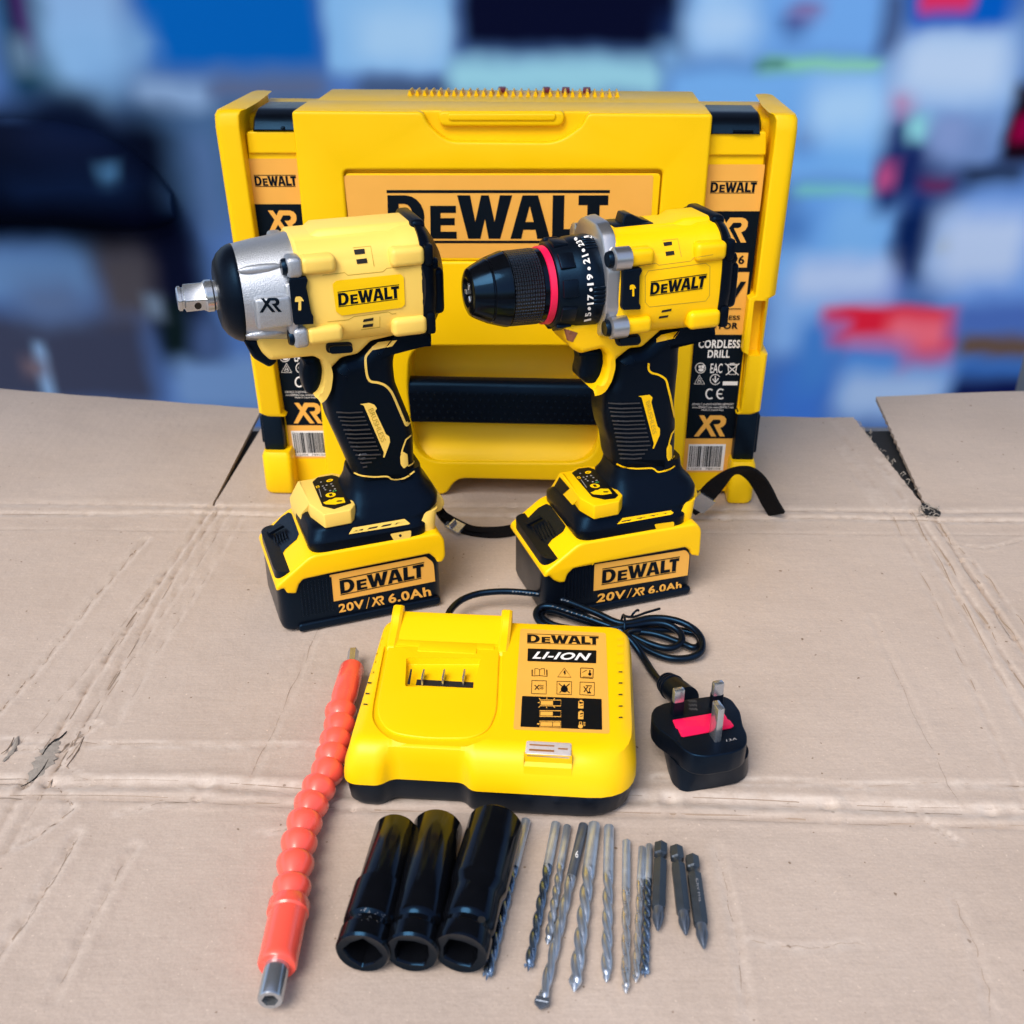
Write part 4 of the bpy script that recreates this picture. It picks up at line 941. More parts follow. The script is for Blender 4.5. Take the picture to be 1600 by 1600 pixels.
# ------------------------------------------------------------------ impact wrench
WF = Frame((-147.6, 638.4, 0), R(20.5))
wrench = thing('impact_wrench', 'pale yellow impact wrench with a silver nose and square steel drive, standing on its battery', 'impact wrench', WF.o, WF.rz)
wbody = dict(yellow=CREAM, black=RUB)
PW = dict(
    shell_low=zb((240, 1020), (300, 1035), (325, 1072), (392, 1072), (412, 1005), (445, 968), (640, 925), (1370, 780), (1415, 815), (1430, 845), (1465, 840)),
    latch=rnd(zd((165, 1180), (250, 1040), (400, 880), (510, 808), (560, 830), (675, 1150), (640, 1230), (470, 1380), (320, 1590), (260, 1600), (190, 1400)), 1.5),
    latch_bar=zd((225, 1140), (440, 1035), (485, 1065), (265, 1190)),
    latch_ribs=[zd((300 + i * 42, 1190 - i * 18), (330 + i * 42, 1330 - i * 25)) for i in range(5)],
    label=rnd(zb((635, 935), (1340, 798), (1400, 840), (1412, 980), (660, 1130)), [0, 3, 7, 0, 0]),
    label_logo=zb((715, 1085), (1335, 955), (1330, 838), (705, 965)),
    label_line=zb((705, 1212), (1385, 1085), (1372, 1015), (700, 1150)),
    front=dict(top_front=zd((655, 322), (830, 680)), low_front=zd((525, 580), (690, 850)),
               frame=zd((800, 330), (1000, 230), (1190, 195), (1320, 215), (1550, 680), (1480, 770), (1060, 850), (830, 680), (660, 325)),
               screen=zd((880, 330), (960, 258), (1190, 220), (1290, 250), (1490, 660), (1220, 755), (1040, 710)),
               screen_quad=zd((1040, 730), (1495, 690), (1250, 215), (880, 330))),
    vent=zb((775, 632), (805, 585), (1185, 520), (1225, 553), (1215, 560)), vent_slots=[zb((a + 8, b + 4), (a + 26, b - 12), (a + 92, b - 24), (a + 78, b - 9)) for a, b in ((795, 615), (900, 595), (1000, 577), (1100, 560))],
    plug=zb((1080, 632), (1235, 605), (1232, 655), (1205, 670), (1110, 685)), plug_dot=circ(625.5, 837, 2.2),
    grip=za((890, 920), (950, 860), (1040, 840), (1110, 770), (1220, 745), (1380, 705), (1455, 700), (1440, 750), (1280, 800), (1245, 850), (1238, 900), (1248, 1000), (1288, 1100), (1330, 1200), (1347, 1290), (1352, 1500), (1340, 1560), (1040, 1560), (1010, 1480), (965, 1380), (895, 1230), (868, 1120), (872, 1060), (882, 1000)),
    ribs=[[(460 + x * .1375, 530 + (825 + i * 47.5) * .1375 + (1.2 if 0 < k < 2 else 0)) for k, x in enumerate((482 + i * 20 + max(0, i - 8) * 8, 462 + i * 12 + 160, 775 + i * 20 - max(0, i - 10) * 70))] for i in range(14)],
    patch_top=zc((880, 90), (950, 40), (1165, 8), (1110, 78), (895, 125)), piping=zc((895, 100), (845, 155), (810, 215), (812, 330), (830, 430), (868, 478), (950, 492), (1030, 525), (1100, 605), (1175, 770), (1250, 945), (1272, 975), (1305, 935)),
    patch_low=zc((1225, 1270), (1280, 1305), (1290, 1430), (1240, 1468), (1205, 1420), (1200, 1330)), pip_low1=zc((1340, 1075), (1262, 1140), (1228, 1240), (1212, 1300)), pip_low2=zc((1285, 1440), (1330, 1418), (1360, 1388)),
    collar=zc((682, 1512), (760, 1545), (900, 1562), (1050, 1557), (1122, 1592), (1250, 1575), (1360, 1500)),
    badge=zc((740, 735), (850, 720), (905, 740), (937, 785), (915, 812), (1040, 1080), (1075, 1100), (1085, 1165), (1022, 1340), (1005, 1340), (1015, 1285), (785, 748)),
    badge_text=zc((835, 800), (985, 1170), (1038, 1145), (888, 775)),
    chin=za((492, 750), (492, 790), (520, 840), (562, 878), (700, 865), (800, 855), (842, 880), (860, 950), (852, 1020), (830, 1065), (800, 1080), (850, 1092), (882, 1050), (898, 980), (893, 920), (950, 862), (1040, 842), (1110, 772), (1220, 747), (1380, 707), (1378, 600), (560, 700)),
    trigger=zc((60, 200), (250, 180), (325, 280), (335, 400), (295, 560), (235, 655), (130, 622), (100, 500), (92, 400), (120, 300)),
    button_seat=zc((350, 40), (655, 25), (662, 130), (365, 160)), button=zc((375, 55), (640, 42), (648, 122), (385, 140)),
)
battery_foot_grip(WF, wrench, wbody, PW)
wcz = 226.0
b = head_housing(WF, wrench, wbody, 15, 88, wcz, PW)
pr = rnd([(-21, 24), (-13, 35.8), (13, 35.8), (21, 24)], 2.5, 3)
b.loft([[Vector((25, y * .95, wcz + z - 4)) for y, z in pr], [Vector((31, y, wcz + z)) for y, z in pr], [Vector((87, y, wcz + z)) for y, z in pr]])
whous = b.obj('housing', CREAM, wrench, 45)
head_prints(WF, wrench, whous, wbody, dict(
    vents=[ze((528, 512), (648, 500), (656, 555), (540, 567)), ze((555, 622), (675, 608), (683, 660), (565, 672)), ze((640, 1300), (752, 1280), (748, 1312), (630, 1330)), ze((636, 1360), (750, 1345), (744, 1380), (626, 1394))],
    seams=[ze((175, 800), (425, 770), (460, 800), (860, 760), (905, 720), (1215, 690)), ze((230, 1330), (470, 1305), (530, 1270), (920, 1215), (960, 1240), (1010, 1235)), ze((520, 490), (720, 470), (760, 700)), ze((610, 1420), (825, 1390), (825, 1270))]))
wl_ = Print().poly(rnd(ze((285, 900), (330, 860), (1060, 785), (1095, 820), (1110, 1130), (1070, 1165), (390, 1255), (325, 1210)), 2)).lay('label', YELL, wrench, surf_map(WF, [whous], .45), 6, thick=.25)
Print().art(MAKER, ze((352, 1160), (1050, 1068), (1040, 900), (340, 985))).lay('lettering', INK, wl_, surf_map(WF, [whous], .8), 5)
# silver gear case
g = B(); M = Matrix.Translation((0, 0, wcz - .6))
g.lathe([(-19, 26), (-18.5, 28.4), (-5, 30.6), (6, 31.8), (14, 32.8), (18, 33)], 56, M)
for yy in (1, -1):
    for z in (wcz + 20.5, wcz - 21.5):
        g.box(8, 17, yy * 29 - 6.6, yy * 29 + 6.6, z - 6, z + 6, 2.6, 3)
        mm_ = Matrix.Translation((-4, yy * 23.2, z * .92 + wcz * .08)) @ Matrix.Rotation(R(0), 4, 'Y'); g.sphere((0, 0, 0), 14, 2.6, 2.8, mm_)
g.box(-12, 9, -35, -26, wcz - 14, wcz + 5, 2.2, 3); g.box(6, 12, -34, -26, wcz - 20, wcz + 12, 2, 2)
wgear = g.obj('gear_case', SIL, wrench, 50)
Print().art(XRLOGO, zg((985, 1225), (1240, 1215), (1205, 1055), (975, 1068))).lay('lettering', INK, wgear, surf_map(WF, [wgear], .3), 5)
for z in (wcz + 20.5, wcz - 21.5):
    s_ = B(); s_.lathe([(6, 2.5), (5.6, 4.2), (7.2, 5), (8.5, 5)], 20, Matrix.Translation((0, -30, z))); s_.obj('screw', BLK, wgear)
nb = B(); nb.lathe([(-29.4, 11), (-29.6, 16), (-28.8, 19.6), (-26.2, 23.8), (-22.8, 26.8), (-20, 28.3), (-18, 28.9), (-17.2, 28.6)], 56, M)
nb.slab([rnd([(-19, 201), (-14, 188), (-5, 181), (0, 184), (0, 200)], 2)], 15, -15, 3, 3)
wnose = nb.obj('nose_boot', RUB, wrench, 50)
an = B(); an.lathe([(-36.5, 8.6), (-35.5, 9.4), (-32, 9.4), (-31, 8.8), (-28, 8.8)], 36, M)
def sq(x, h, rot=43): return [Vector((x, (y * math.cos(R(rot)) - z * math.sin(R(rot))), wcz - .6 + y * math.sin(R(rot)) + z * math.cos(R(rot)))) for y, z in rrect(-h, h, -h, h, 1.4, 3)]
an.loft([sq(-52.2, 4.8), sq(-51.4, 5.6), sq(-49.8, 5.6), sq(-49.5, 4.9), sq(-48.5, 4.9), sq(-47.8, 6.2), sq(-37.5, 6.2), sq(-35.5, 7)])
anvil = an.obj('square_drive', CHR, wrench, 30)
Print().poly(circ(309.5, 478, 5.6, 5.2, 18)).lay('pin_hole', VOID, anvil, surf_map(WF, [anvil], .08))
hb_ = B(); hp_ = [WF.side(x, y, 33.5).xz for x, y in rnd(za((668, 432), (760, 424), (768, 445), (760, 480), (768, 520), (788, 622), (799, 640), (799, 682), (700, 687), (688, 672), (664, 452)), 1.6)]
hb_.slab([hp_], 27, 34.6, .8, 2); hbo = hb_.obj('mode_plate', BLK, wrench)
Print().art(HAMMER, zg((1385, 1200), (1480, 1200), (1490, 1040), (1390, 1042))).lay('hammer_symbol', CREAM, hbo, side_map(WF, 34.6, .15))
rc = rear_cap(WF, wrench, 88.5, wcz, 0); wrc = rc.obj('rear_cap', RUB, wrench, 40)
Print().poly(rnd(ze((1248, 690), (1300, 680), (1345, 850), (1350, 1000), (1330, 1160), (1275, 1170), (1278, 950)), 2)).lay('fan_opening', VOID, wrc, surf_map(WF, [wrc], .25), 5)

# ------------------------------------------------------------------ drill
ph = R(18.7)
DF = Frame((51.28 - 24 * math.cos(ph), 662.65 - 24 * math.sin(ph), 0), ph)
drill = thing('cordless_drill', 'bright yellow cordless drill with a black chuck and pink red ring, standing on its battery', 'drill', DF.o, DF.rz)
dbody = dict(yellow=YELT, black=RUB)
zh = lambda *p: zpts(p, .16875, 900, 310); zi = lambda *p: zpts(p, .1375, 870, 540); zj = lambda *p: zpts(p, .125, 800, 720); zk = lambda *p: zpts(p, .2875, 780, 700); zl = lambda *p: zpts(p, .125, 900, 830)
PD = dict(
    shell_low=zj((365, 1430), (470, 1445), (525, 1500), (600, 1530), (665, 1520), (700, 1420), (770, 1350), (1030, 1300)) + zl((230, 410), (1370, 205), (1430, 250), (1450, 305), (1540, 318)),
    latch=rnd(zj((135, 850), (200, 720), (330, 590), (430, 540), (480, 560), (675, 820), (640, 890), (500, 990), (400, 1120), (365, 1270), (330, 1230), (160, 950)), 1.5),
    latch_bar=zj((210, 810), (390, 720), (410, 750), (230, 840)),
    latch_ribs=[zj((270 + i * 38, 850 - i * 16), (350 + i * 38, 1020 - i * 20)) for i in range(6)],
    label=rnd(zl((232, 415), (1370, 235), (1420, 290), (1395, 552), (210, 748)), [0, 3, 7, 0, 0]),
    label_logo=zl((318, 675), (1285, 508), (1300, 315), (330, 468)),
    label_line=zl((255, 895), (1318, 718), (1318, 625), (275, 785)),
    front=dict(top_front=zj((600, 150), (845, 465)), low_front=zj((495, 320), (720, 580)),
               frame=zj((680, 165), (820, 85), (960, 65), (1055, 80), (1385, 430), (1340, 510), (1030, 570), (845, 465), (620, 155)),
               screen=zj((745, 150), (830, 95), (960, 80), (1030, 105), (1330, 430), (1290, 470), (1160, 485), (1000, 450)),
               screen_quad=zj((1000, 455), (1340, 440), (1000, 78), (745, 150))),
    vent=zk((640, 417), (668, 380), (930, 338), (945, 350), (930, 365)), vent_slots=[zk((a, b), (a + 14, b - 14), (a + 62, b - 22), (a + 54, b - 9)) for a, b in ((655, 408), (730, 394), (800, 381), (870, 369))],
    plug=zk((843, 415), (950, 400), (950, 435), (935, 445), (860, 458)),
    grip=zi((655, 150), (815, 22)) + zh((600, 1370), (790, 1200), (1290, 1125), (1300, 1165), (1090, 1240), (990, 1290)) + zi((1398, 60), (1395, 200), (1372, 420), (1352, 650), (1362, 850), (1358, 1050), (1342, 1330), (1335, 1420), (690, 1420), (655, 1330), (630, 1130), (570, 960), (540, 800), (545, 640), (560, 500), (622, 380), (650, 260)),
    ribs=[[(870 + x * .1375, 540 + (650 + i * 48) * .1375 + (1.2 if 0 < k < 2 else 0)) for k, x in enumerate((590 + i * 10, 720 + i * 12, 940 + i * 12 - max(0, i - 10) * 45))] for i in range(14)],
    patch_top=zh((745, 1300), (790, 1265), (955, 1230), (910, 1295), (745, 1335)), piping=zh((752, 1310), (700, 1370), (675, 1440), (672, 1540)) + zi((1040, 200), (1042, 270), (1078, 308), (1160, 332), (1235, 385), (1262, 480), (1290, 600), (1332, 810), (1345, 792)), pipw=3.2,
    patch_low=zi((1270, 1105), (1302, 1140), (1305, 1272), (1265, 1312), (1245, 1270), (1243, 1170)), pip_low1=zi((1348, 938), (1302, 1000), (1278, 1080), (1268, 1130)), pip_low2=zi((1300, 1285), (1320, 1275), (1338, 1258)),
    collar=zi((682, 1338), (760, 1375), (900, 1397), (1080, 1392), (1150, 1435), (1270, 1405), (1338, 1362)),
    badge=zi((920, 572), (1050, 555), (1085, 585), (1070, 640), (1140, 912), (1168, 940), (1168, 1010), (1100, 1165), (1085, 1170), (1100, 1110), (960, 585)),
    badge_text=zi((1005, 640), (1085, 1005), (1128, 990), (1048, 615)),
    chin=[(880, 508), (884, 530), (893, 545), (906, 552), (925, 547)] + zi((500, 30), (560, 100), (567, 230), (532, 360), (472, 462), (370, 482), (470, 522), (562, 482), (624, 380), (654, 260), (660, 152), (815, 27)) + zh((600, 1374), (790, 1204), (1240, 1120), (1240, 1000), (300, 1060)),
    trigger=zi((200, 30), (520, 25), (560, 90), (568, 240), (528, 372), (455, 475), (360, 455), (265, 375), (265, 320), (292, 210), (285, 130)),
    button_seat=zh((345, 1275), (580, 1245), (605, 1320), (580, 1355), (375, 1370)), button=zh((385, 1290), (575, 1265), (590, 1325), (400, 1350)),
)
battery_foot_grip(DF, drill, dbody, PD)
dcz = 225.0
b = head_housing(DF, drill, dbody, 26, 94, dcz, PD)
pr = rnd([(-18, 22), (-12, 34.5), (12, 34.5), (18, 22)], 2.5, 3)
b.loft([[Vector((27, y, dcz + z - 1.5)) for y, z in pr], [Vector((70, y, dcz + z - 1)) for y, z in pr], [Vector((76, y * 1.1, dcz + z + 1.5)) for y, z in pr], [Vector((93.5, y * 1.15, dcz + z + 1.8)) for y, z in pr]])
dhous = b.obj('housing', YELT, drill, 45)
head_prints(DF, drill, dhous, dbody, dict(
    vents=[zh((805, 410), (885, 400), (888, 432), (815, 443)), zh((825, 495), (905, 485), (910, 520), (832, 532)), zh((795, 1035), (885, 1018), (878, 1040), (788, 1056)), zh((770, 1090), (855, 1078), (848, 1098), (763, 1112))],
    seams=[zh((490, 635), (740, 600), (765, 618), (1060, 580), (1095, 548), (1270, 520)), zh((640, 720), (670, 670), (1200, 600), (1240, 630), (1235, 900), (1200, 950), (680, 1005), (640, 960), (640, 720)), zh((800, 390), (940, 375), (975, 540))]))
Print().art(MAKER, zh((680, 903), (1188, 832), (1213, 695), (690, 768))).lay('lettering', INK, dhous, surf_map(DF, [dhous], .4), 5)
sw = B(); sw.box(32, 58, -9, 9, dcz + 30, dcz + 34.0, .8); sw.slab([rnd([(38, dcz + 33), (40, dcz + 39.5), (44, dcz + 39.5), (52, dcz + 35.5), (57, dcz + 34), (57, dcz + 33)], 1)], 6, -6, .8, 2); sw.obj('speed_switch', BLK, drill)
pl_ = B()
def octo(x, k=1.0): return [Vector((x, y * k, dcz + z * k)) for y, z in rnd([(-31, -12), (-31, 14), (-20, 33), (-11, 37.5), (11, 37.5), (20, 33), (31, 14), (31, -12), (22, -31), (-22, -31)], 3, 3)]
pl_.loft([octo(19, .93), octo(20, .97), octo(25, 1), octo(27, 1)])
for yy in (1, -1):
    for z in (dcz + 20.5, dcz - 21.5): pl_.lathe([(21, 5.2), (22, 7), (32, 7)], 24, Matrix.Translation((0, yy * 31, z)))
plate = pl_.obj('gear_case', ALU, drill, 40)
for z in (dcz + 20.5, dcz - 21.5):
    s_ = B(); s_.lathe([(18.5, 3), (18.2, 4.4), (20, 5.2), (22, 5.2)], 20, Matrix.Translation((0, -31, z))); s_.obj('screw', BLK, plate)
MD = Matrix.Translation((0, 0, 224.2))
ck = B(); ck.lathe([(-50, 6.2), (-56.5, 6.4), (-57.8, 8.4), (-58.6, 9.2), (-58.6, 12.2), (-57.6, 14.2), (-54.5, 16), (-47.4, 19.5), (-46.9, 19.2), (-46.2, 19.3), (-45.8, 20), (-38, 22.4), (-36, 22.8), (-35.4, 22.5), (-35, 22)], 64, MD); chuck = ck.obj('chuck', GLB, drill, 30)
kn = B(); kn.lathe([(-35.4, 21.6), (-35, 22.6), (-17, 22.9), (-16.4, 22)], 96, MD); kn.obj('knurled_sleeve', KNURL, drill, 30)
kn = B(); kn.lathe([(-17, 21), (-16.4, 22.3), (-13.5, 22.6), (-13, 21)], 64, MD); kn.obj('sleeve_end', GLB, drill, 30)
jw = B()
for k in range(3): jw.box(-58.5, -48, -1.5, 1.5, 2.5, 6.3, .5, 1, MD @ Matrix.Rotation(R(120 * k + 20), 4, 'X'))
jw.obj('chuck_jaw', CHR, chuck)
rg_ = B(); rg_.lathe([(-13.6, 22), (-13.2, 23.6), (-9.4, 23.9), (-9, 22)], 64, MD); ring = rg_.obj('lock_ring', RED, drill, 30)
gp_ = B(); gp_.lathe([(-10, 22.2), (-5, 22.2)], 48, MD); gp_.obj('collar', VOID, drill)
cl = B(); cl.lathe([(-9, 23.5), (-8.6, 25), (-7, 26), (4, 27.4), (5, 28), (13, 28.6), (18, 28.8), (20, 28)], 72, MD)
for k in range(10):
    a = R(36 * k + 8); mt = MD @ Matrix.Rotation(a, 4, 'X'); cl.box(-7, 2.5, -5.2, 5.2, 25.2, 27.9, .7, 2, mt)
for k in range(5):
    a = R(72 * k + 92)
    for j in range(5): cl.box(11.5, 19.3, -.9, .9, 28, 29.4, .4, 1, MD @ Matrix.Rotation(a + R((j - 2) * 5), 4, 'X'))
clutch = cl.obj('clutch_ring', BLK, drill, 40)
cm = surf_map(DF, [clutch], .25)
num = Print()
def vtext(t, x0, y0, x1, y1, bold=.03):                       # reads upwards, letter tops to the left
    a = zh((x1, y1), (x1, y0), (x0, y0), (x0, y1)); num.text(t, a, bold)
def vq(t, q, bold=.03): num.text(t, zh(*q), bold)
vq('15', [(140, 1125), (140, 1048), (88, 1060), (72, 1140)]); vq('17', [(165, 978), (165, 885), (105, 890), (103, 985)]); vq('19', [(165, 802), (152, 697), (97, 705), (102, 808)]); vq('21', [(132, 602), (112, 512), (52, 535), (70, 612)]); vq('23', [(80, 438), (45, 385), (-5, 405), (28, 455)])
for x, y in ((122, 1018), (137, 845), (120, 650), (68, 483), (-2, 378)): num.poly(circ(*zh((x, y))[0], 2.6, 2.8, 12))
num.poly(zh((70, 352), (130, 342), (185, 362), (180, 385), (150, 378), (120, 360), (75, 366)))
num.lay('clutch_number', WHT, clutch, cm, 4)
hb_ = B(); hp_ = [DF.side(x, y, 33.5).xz for x, y in rnd(zh((440, 655), (600, 640), (608, 665), (585, 715), (580, 965), (595, 995), (590, 1025), (430, 1030), (418, 1005), (432, 690)), 1.6)]
hb_.slab([hp_], 27, 35, .8, 2); hbo = hb_.obj('mode_plate', BLK, drill)
Print().art(HAMMER, zh((498, 910), (552, 905), (556, 795), (498, 800))).lay('hammer_symbol', YELT, hbo, side_map(DF, 35, .15))
rc = rear_cap(DF, drill, 94.5, dcz, 0); drc = rc.obj('rear_cap', RUB, drill, 40)
Print().poly(rnd(zh((1290, 540), (1320, 545), (1335, 640), (1330, 800), (1300, 905), (1262, 925), (1290, 800)), 2)).lay('fan_opening', AMB, drc, surf_map(DF, [drc], .25), 5)
Print().poly(zpts([(1290, 1225), (1460, 1280), (1400, 1395), (1330, 1370)], .125, 720, 360)).lay('lamp_lens', LENSB, drill, surf_map(DF, [o for o in drill.children if o.name.startswith('trigger_guard')], .3), 4)
Print().poly(zj((525, 330), (600, 200), (725, 345), (615, 440))).lay('lamp_window', INK, drill, surf_map(DF, [c for o in drill.children if o.name.startswith('foot') for c in o.children if c.name.startswith('status_frame')], .3), 4)

# ------------------------------------------------------------------ wrist straps (parts of their tools)
def strap(F, root, pts, w, up, clip):
    P = [F.i @ gnd(x, y, z) for x, y, z in pts]
    s_ = B(); s_.tube(smooth_path(P, 6), 1, flat=(w / 2, 1.3), up=F.i.to_3x3() @ Vector(up)); o = s_.obj('wrist_strap', WEB, root, 60)
    c = B(); a, d = [F.i @ gnd(*p) for p in clip]; c.tube([a, (a + d) / 2, d], 1, flat=(w / 2 + .8, 1.6), up=F.i.to_3x3() @ Vector(up)); c.obj('strap_clip', CHR, o)
strap(DF, drill, [(1078, 797, 14), (1092, 787, 20), (1120, 757, 36), (1143, 739, 44), (1163, 735, 44), (1180, 746, 36), (1193, 765, 24), (1203, 785, 13), (1214, 803, 3)], 15, (.25, .75, .6), ((1086, 794, 16), (1106, 776, 27)))
strap(WF, wrench, [(676, 784, 28), (688, 800, 14), (700, 814, 6), (722, 826, 3), (750, 832, 2.5), (780, 833, 2.5), (808, 828, 2.5), (832, 818, 2.5)], 7.5, (.1, -.55, .8), ((700, 816, 6), (722, 828, 4)))
strap(WF, wrench, [(690, 802, 14), (712, 815, 7), (740, 827, 5), (780, 828, 4), (815, 822, 3)], 5, (.1, -.55, .8), ((706, 817, 8), (708, 818, 8)))
# ================================================================== battery charger
HF = Frame((-12.5, 434.5, 0), R(-4.6))
charger = thing('battery_charger', 'yellow battery charger with an orange label lying on the cardboard', 'battery charger', HF.o, HF.rz)
zx = lambda *p: zpts(p, .3, 530, 910)          # zoom of the charger
zy = lambda *p: zpts(p, .15625, 790, 960)      # zoom of its label
def hl_(pts, z): return [tuple(HF.level(x, y, z).xy) for x, y in pts]
def plan(fl, fr, bl, br, fr_r, bk_r, y0, y1): return rnd([(fl, y0), (fr, y0), (br, y1), (bl, y1)], [fr_r, fr_r, bk_r, bk_r], 8)
def lvlring(pl, z): return [Vector((x, y, z)) for x, y in pl]
def notchy(fl, fr, bl, br, y0, y1, d):          # outline with the shallow recess at the front left
    return rnd([(fl, y0), (-58, y0), (-52, y0 + d), (-14, y0 + d), (-9, y0), (fr, y0), (br, y1), (bl, y1)], [24, 4, 5, 5, 4, 26, 12, 12], 7)
base = B()
base.loft([lvlring(notchy(-73, 74, -73, 74, 2.5, 122, 6), 0), lvlring(notchy(-76, 76, -76, 76, .2, 124, 6), 4), lvlring(notchy(-77.5, 77.5, -77, 76, -.8, 125, 6), 17.5)])
base.obj('base', BLK, charger, 50)
cb = B()
cb.loft([lvlring(notchy(-78.5, 78.5, -78, 76.8, -1.6, 125.5, 6), 17.2), lvlring(notchy(-78.5, 78.5, -78, 76.8, -1.4, 125.5, 6), 20), lvlring(notchy(-77.6, 77.6, -77.5, 76.3, -.2, 125.3, 5.5), 27),
         lvlring(notchy(-75.6, 75.6, -76.5, 75.3, 2.2, 125, 3.5), 33), lvlring(notchy(-74.5, 75, -76, 74.5, 5.5, 124.5, 1.5), 37.2), lvlring(notchy(-71, 71, -74, 72.5, 10, 123.5, .3), 39.5), lvlring(notchy(-68, 67, -72, 70.5, 13, 122, .15), 40)])
chs = cb.obj('top_shell', YELT, charger, 40)
# battery bay: a sunken U-shaped pad and the sloped well at its back
u_out = hl_(zx((235, 330), (175, 640), (170, 720), (240, 810), (440, 845), (690, 845), (800, 800), (845, 690), (850, 330)), 40)
c1 = B(); c1.slab([rnd(u_out, [2, 10, 14, 16, 10, 16, 14, 10, 2], 6)], 38.3, 46, .4, axis='z')
cut(chs, [c1])
u_in = hl_(zx((262, 300), (196, 640), (205, 715), (265, 785), (440, 815), (680, 815), (775, 775), (820, 680), (838, 300)), 39)
pad = B(); pad.slab([rnd(u_in, [2, 10, 14, 16, 10, 16, 14, 10, 2], 6)], 36, 39.6, .9, 3, axis='z'); padb = pad.obj('battery_bay', YELT, charger, 40)
w1 = hl_(zx((352, 395), (345, 540), (700, 552), (735, 395)), 39.6)
wc = (sum(p[0] for p in w1) / 4, sum(p[1] for p in w1) / 4)
for tgt, k_ in ((padb, 1.012), (chs, 1.0)):
    c2 = B(); c2.slab([rnd([(wc[0] + (p[0] - wc[0]) * k_, wc[1] + (p[1] - wc[1]) * k_) for p in w1], 1.5)], 35.0, 46, .3, axis='z'); cut(tgt, [c2])
bw = B()
A = [HF.level(*p, 44) for p in zx((305, 165), (862, 180))]; Bp = [HF.level(*p, 40) for p in zx((300, 305), (850, 325))]
xa, xb = A[0].x, A[1].x; ya, yb = Bp[0].y, 124.5
prw = rnd([(ya, 38), (ya, 39.7), (yb - 6, 44.5), (yb - 1, 44.8), (yb, 43), (yb, 38)], [0, 2, 3, 2, 1, 0], 4)
bw.loft([[Vector((x, y, z)) for y, z in prw] for x in (xa, xb + 1)])
for xx in (xa + .5, xb + 1.5):
    pr_ = rnd([(ya - 8, 38), (ya - 6, 40.2), (yb - 16, 43.5), (yb - 8, 48.6), (yb - 1, 49.6), (yb, 47), (yb, 38)], [0, 3, 6, 4, 2, 2, 0], 4)
    bw.loft([[Vector((xx + dx, y + (1 if abs(dx) > 2 else 0), z - (1.2 if abs(dx) > 2 and z > 38.5 else 0))) for y, z in pr_] for dx in (-3.2, -1.8, 1.8, 3.2)])
bw.box(xa + 17, xb - 14, ya - 9, ya + 1, 37, 40.3, .6); bw.box(xa + 4, xb - 4, ya - 4, ya + 1.5, 37, 40.15, .12)
bw.obj('bay_wall', YELT, charger, 40)
hm = level_map(HF, 39.6, .15)
Print().poly(zx((405, 505), (700, 520), (697, 550), (398, 535))).lay('terminal_slot', VOID, charger, level_map(HF, 35.1, .15))
Print().poly(zx((372, 450), (380, 452), (368, 532), (354, 530))).lay('terminal_slot', VOID, charger, hm)
for px in (433, 540, 646):
    p = HF.level(*zx((px, 535))[0], 35); t_ = B(); t_.box(p.x - .55, p.x + .55, p.y - .5, p.y + 8, 35, 40.5, .2); t_.obj('terminal_blade', CHR, charger)
led = B(); p0, p1 = HF.level(*zx((968, 890))[0], 40), HF.level(*zx((1212, 830))[0], 40)
led.box(p0.x, p1.x, p0.y - 1, p0.y + 9.5, 38, 40.8, .9, 3); ledo = led.obj('indicator_lens', CLEAR, charger)
ld = B(); ld.box(p0.x + 2, p1.x - 9, p0.y + 1.2, p0.y + 2.6, 40.7, 40.95); ld.box(p0.x + 2, p1.x - 9, p0.y + 5.4, p0.y + 6.4, 40.7, 40.95); ld.box(p1.x - 7, p1.x - 2, p0.y + 3.5, p0.y + 4.5, 40.7, 40.95); ld.obj('lamp_strip', mat('lamp_amber', (.30, .12, .03), .3), ledo)
q0, q1 = HF.level(*zx((955, 1005))[0], 30), HF.level(*zx((1215, 900))[0], 40)
lp_ = B(); lp_.loft([[Vector((x, y, z)) for y, z in [(p0.y - 1, 38), (p0.y - 1, 40.6), (7, 38.6), (1.6, 33.5), (.2, 27), (4, 27)]] for x in (p0.x - .5, p1.x + .5)]); lp_.obj('lens_bracket', YELT, charger, 30)
# vents
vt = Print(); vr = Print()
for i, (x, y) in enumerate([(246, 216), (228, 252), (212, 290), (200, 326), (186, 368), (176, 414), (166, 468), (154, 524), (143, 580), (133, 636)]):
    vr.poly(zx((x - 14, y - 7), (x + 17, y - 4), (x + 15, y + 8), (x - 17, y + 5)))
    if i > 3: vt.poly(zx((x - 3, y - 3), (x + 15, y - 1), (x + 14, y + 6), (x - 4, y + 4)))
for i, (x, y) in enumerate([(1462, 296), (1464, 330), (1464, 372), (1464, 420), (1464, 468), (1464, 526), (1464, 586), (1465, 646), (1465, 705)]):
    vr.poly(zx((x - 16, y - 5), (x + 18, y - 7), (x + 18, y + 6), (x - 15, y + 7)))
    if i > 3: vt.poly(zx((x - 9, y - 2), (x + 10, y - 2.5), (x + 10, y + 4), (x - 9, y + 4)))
smh = surf_map(HF, [chs], .2)
vr.lay('vent_ridge', mat('shaded_rib_yellow', (.80, .50, .004), .45), charger, smh, 8); vt.lay('vent', VOID, charger, surf_map(HF, [chs], .4), 8)
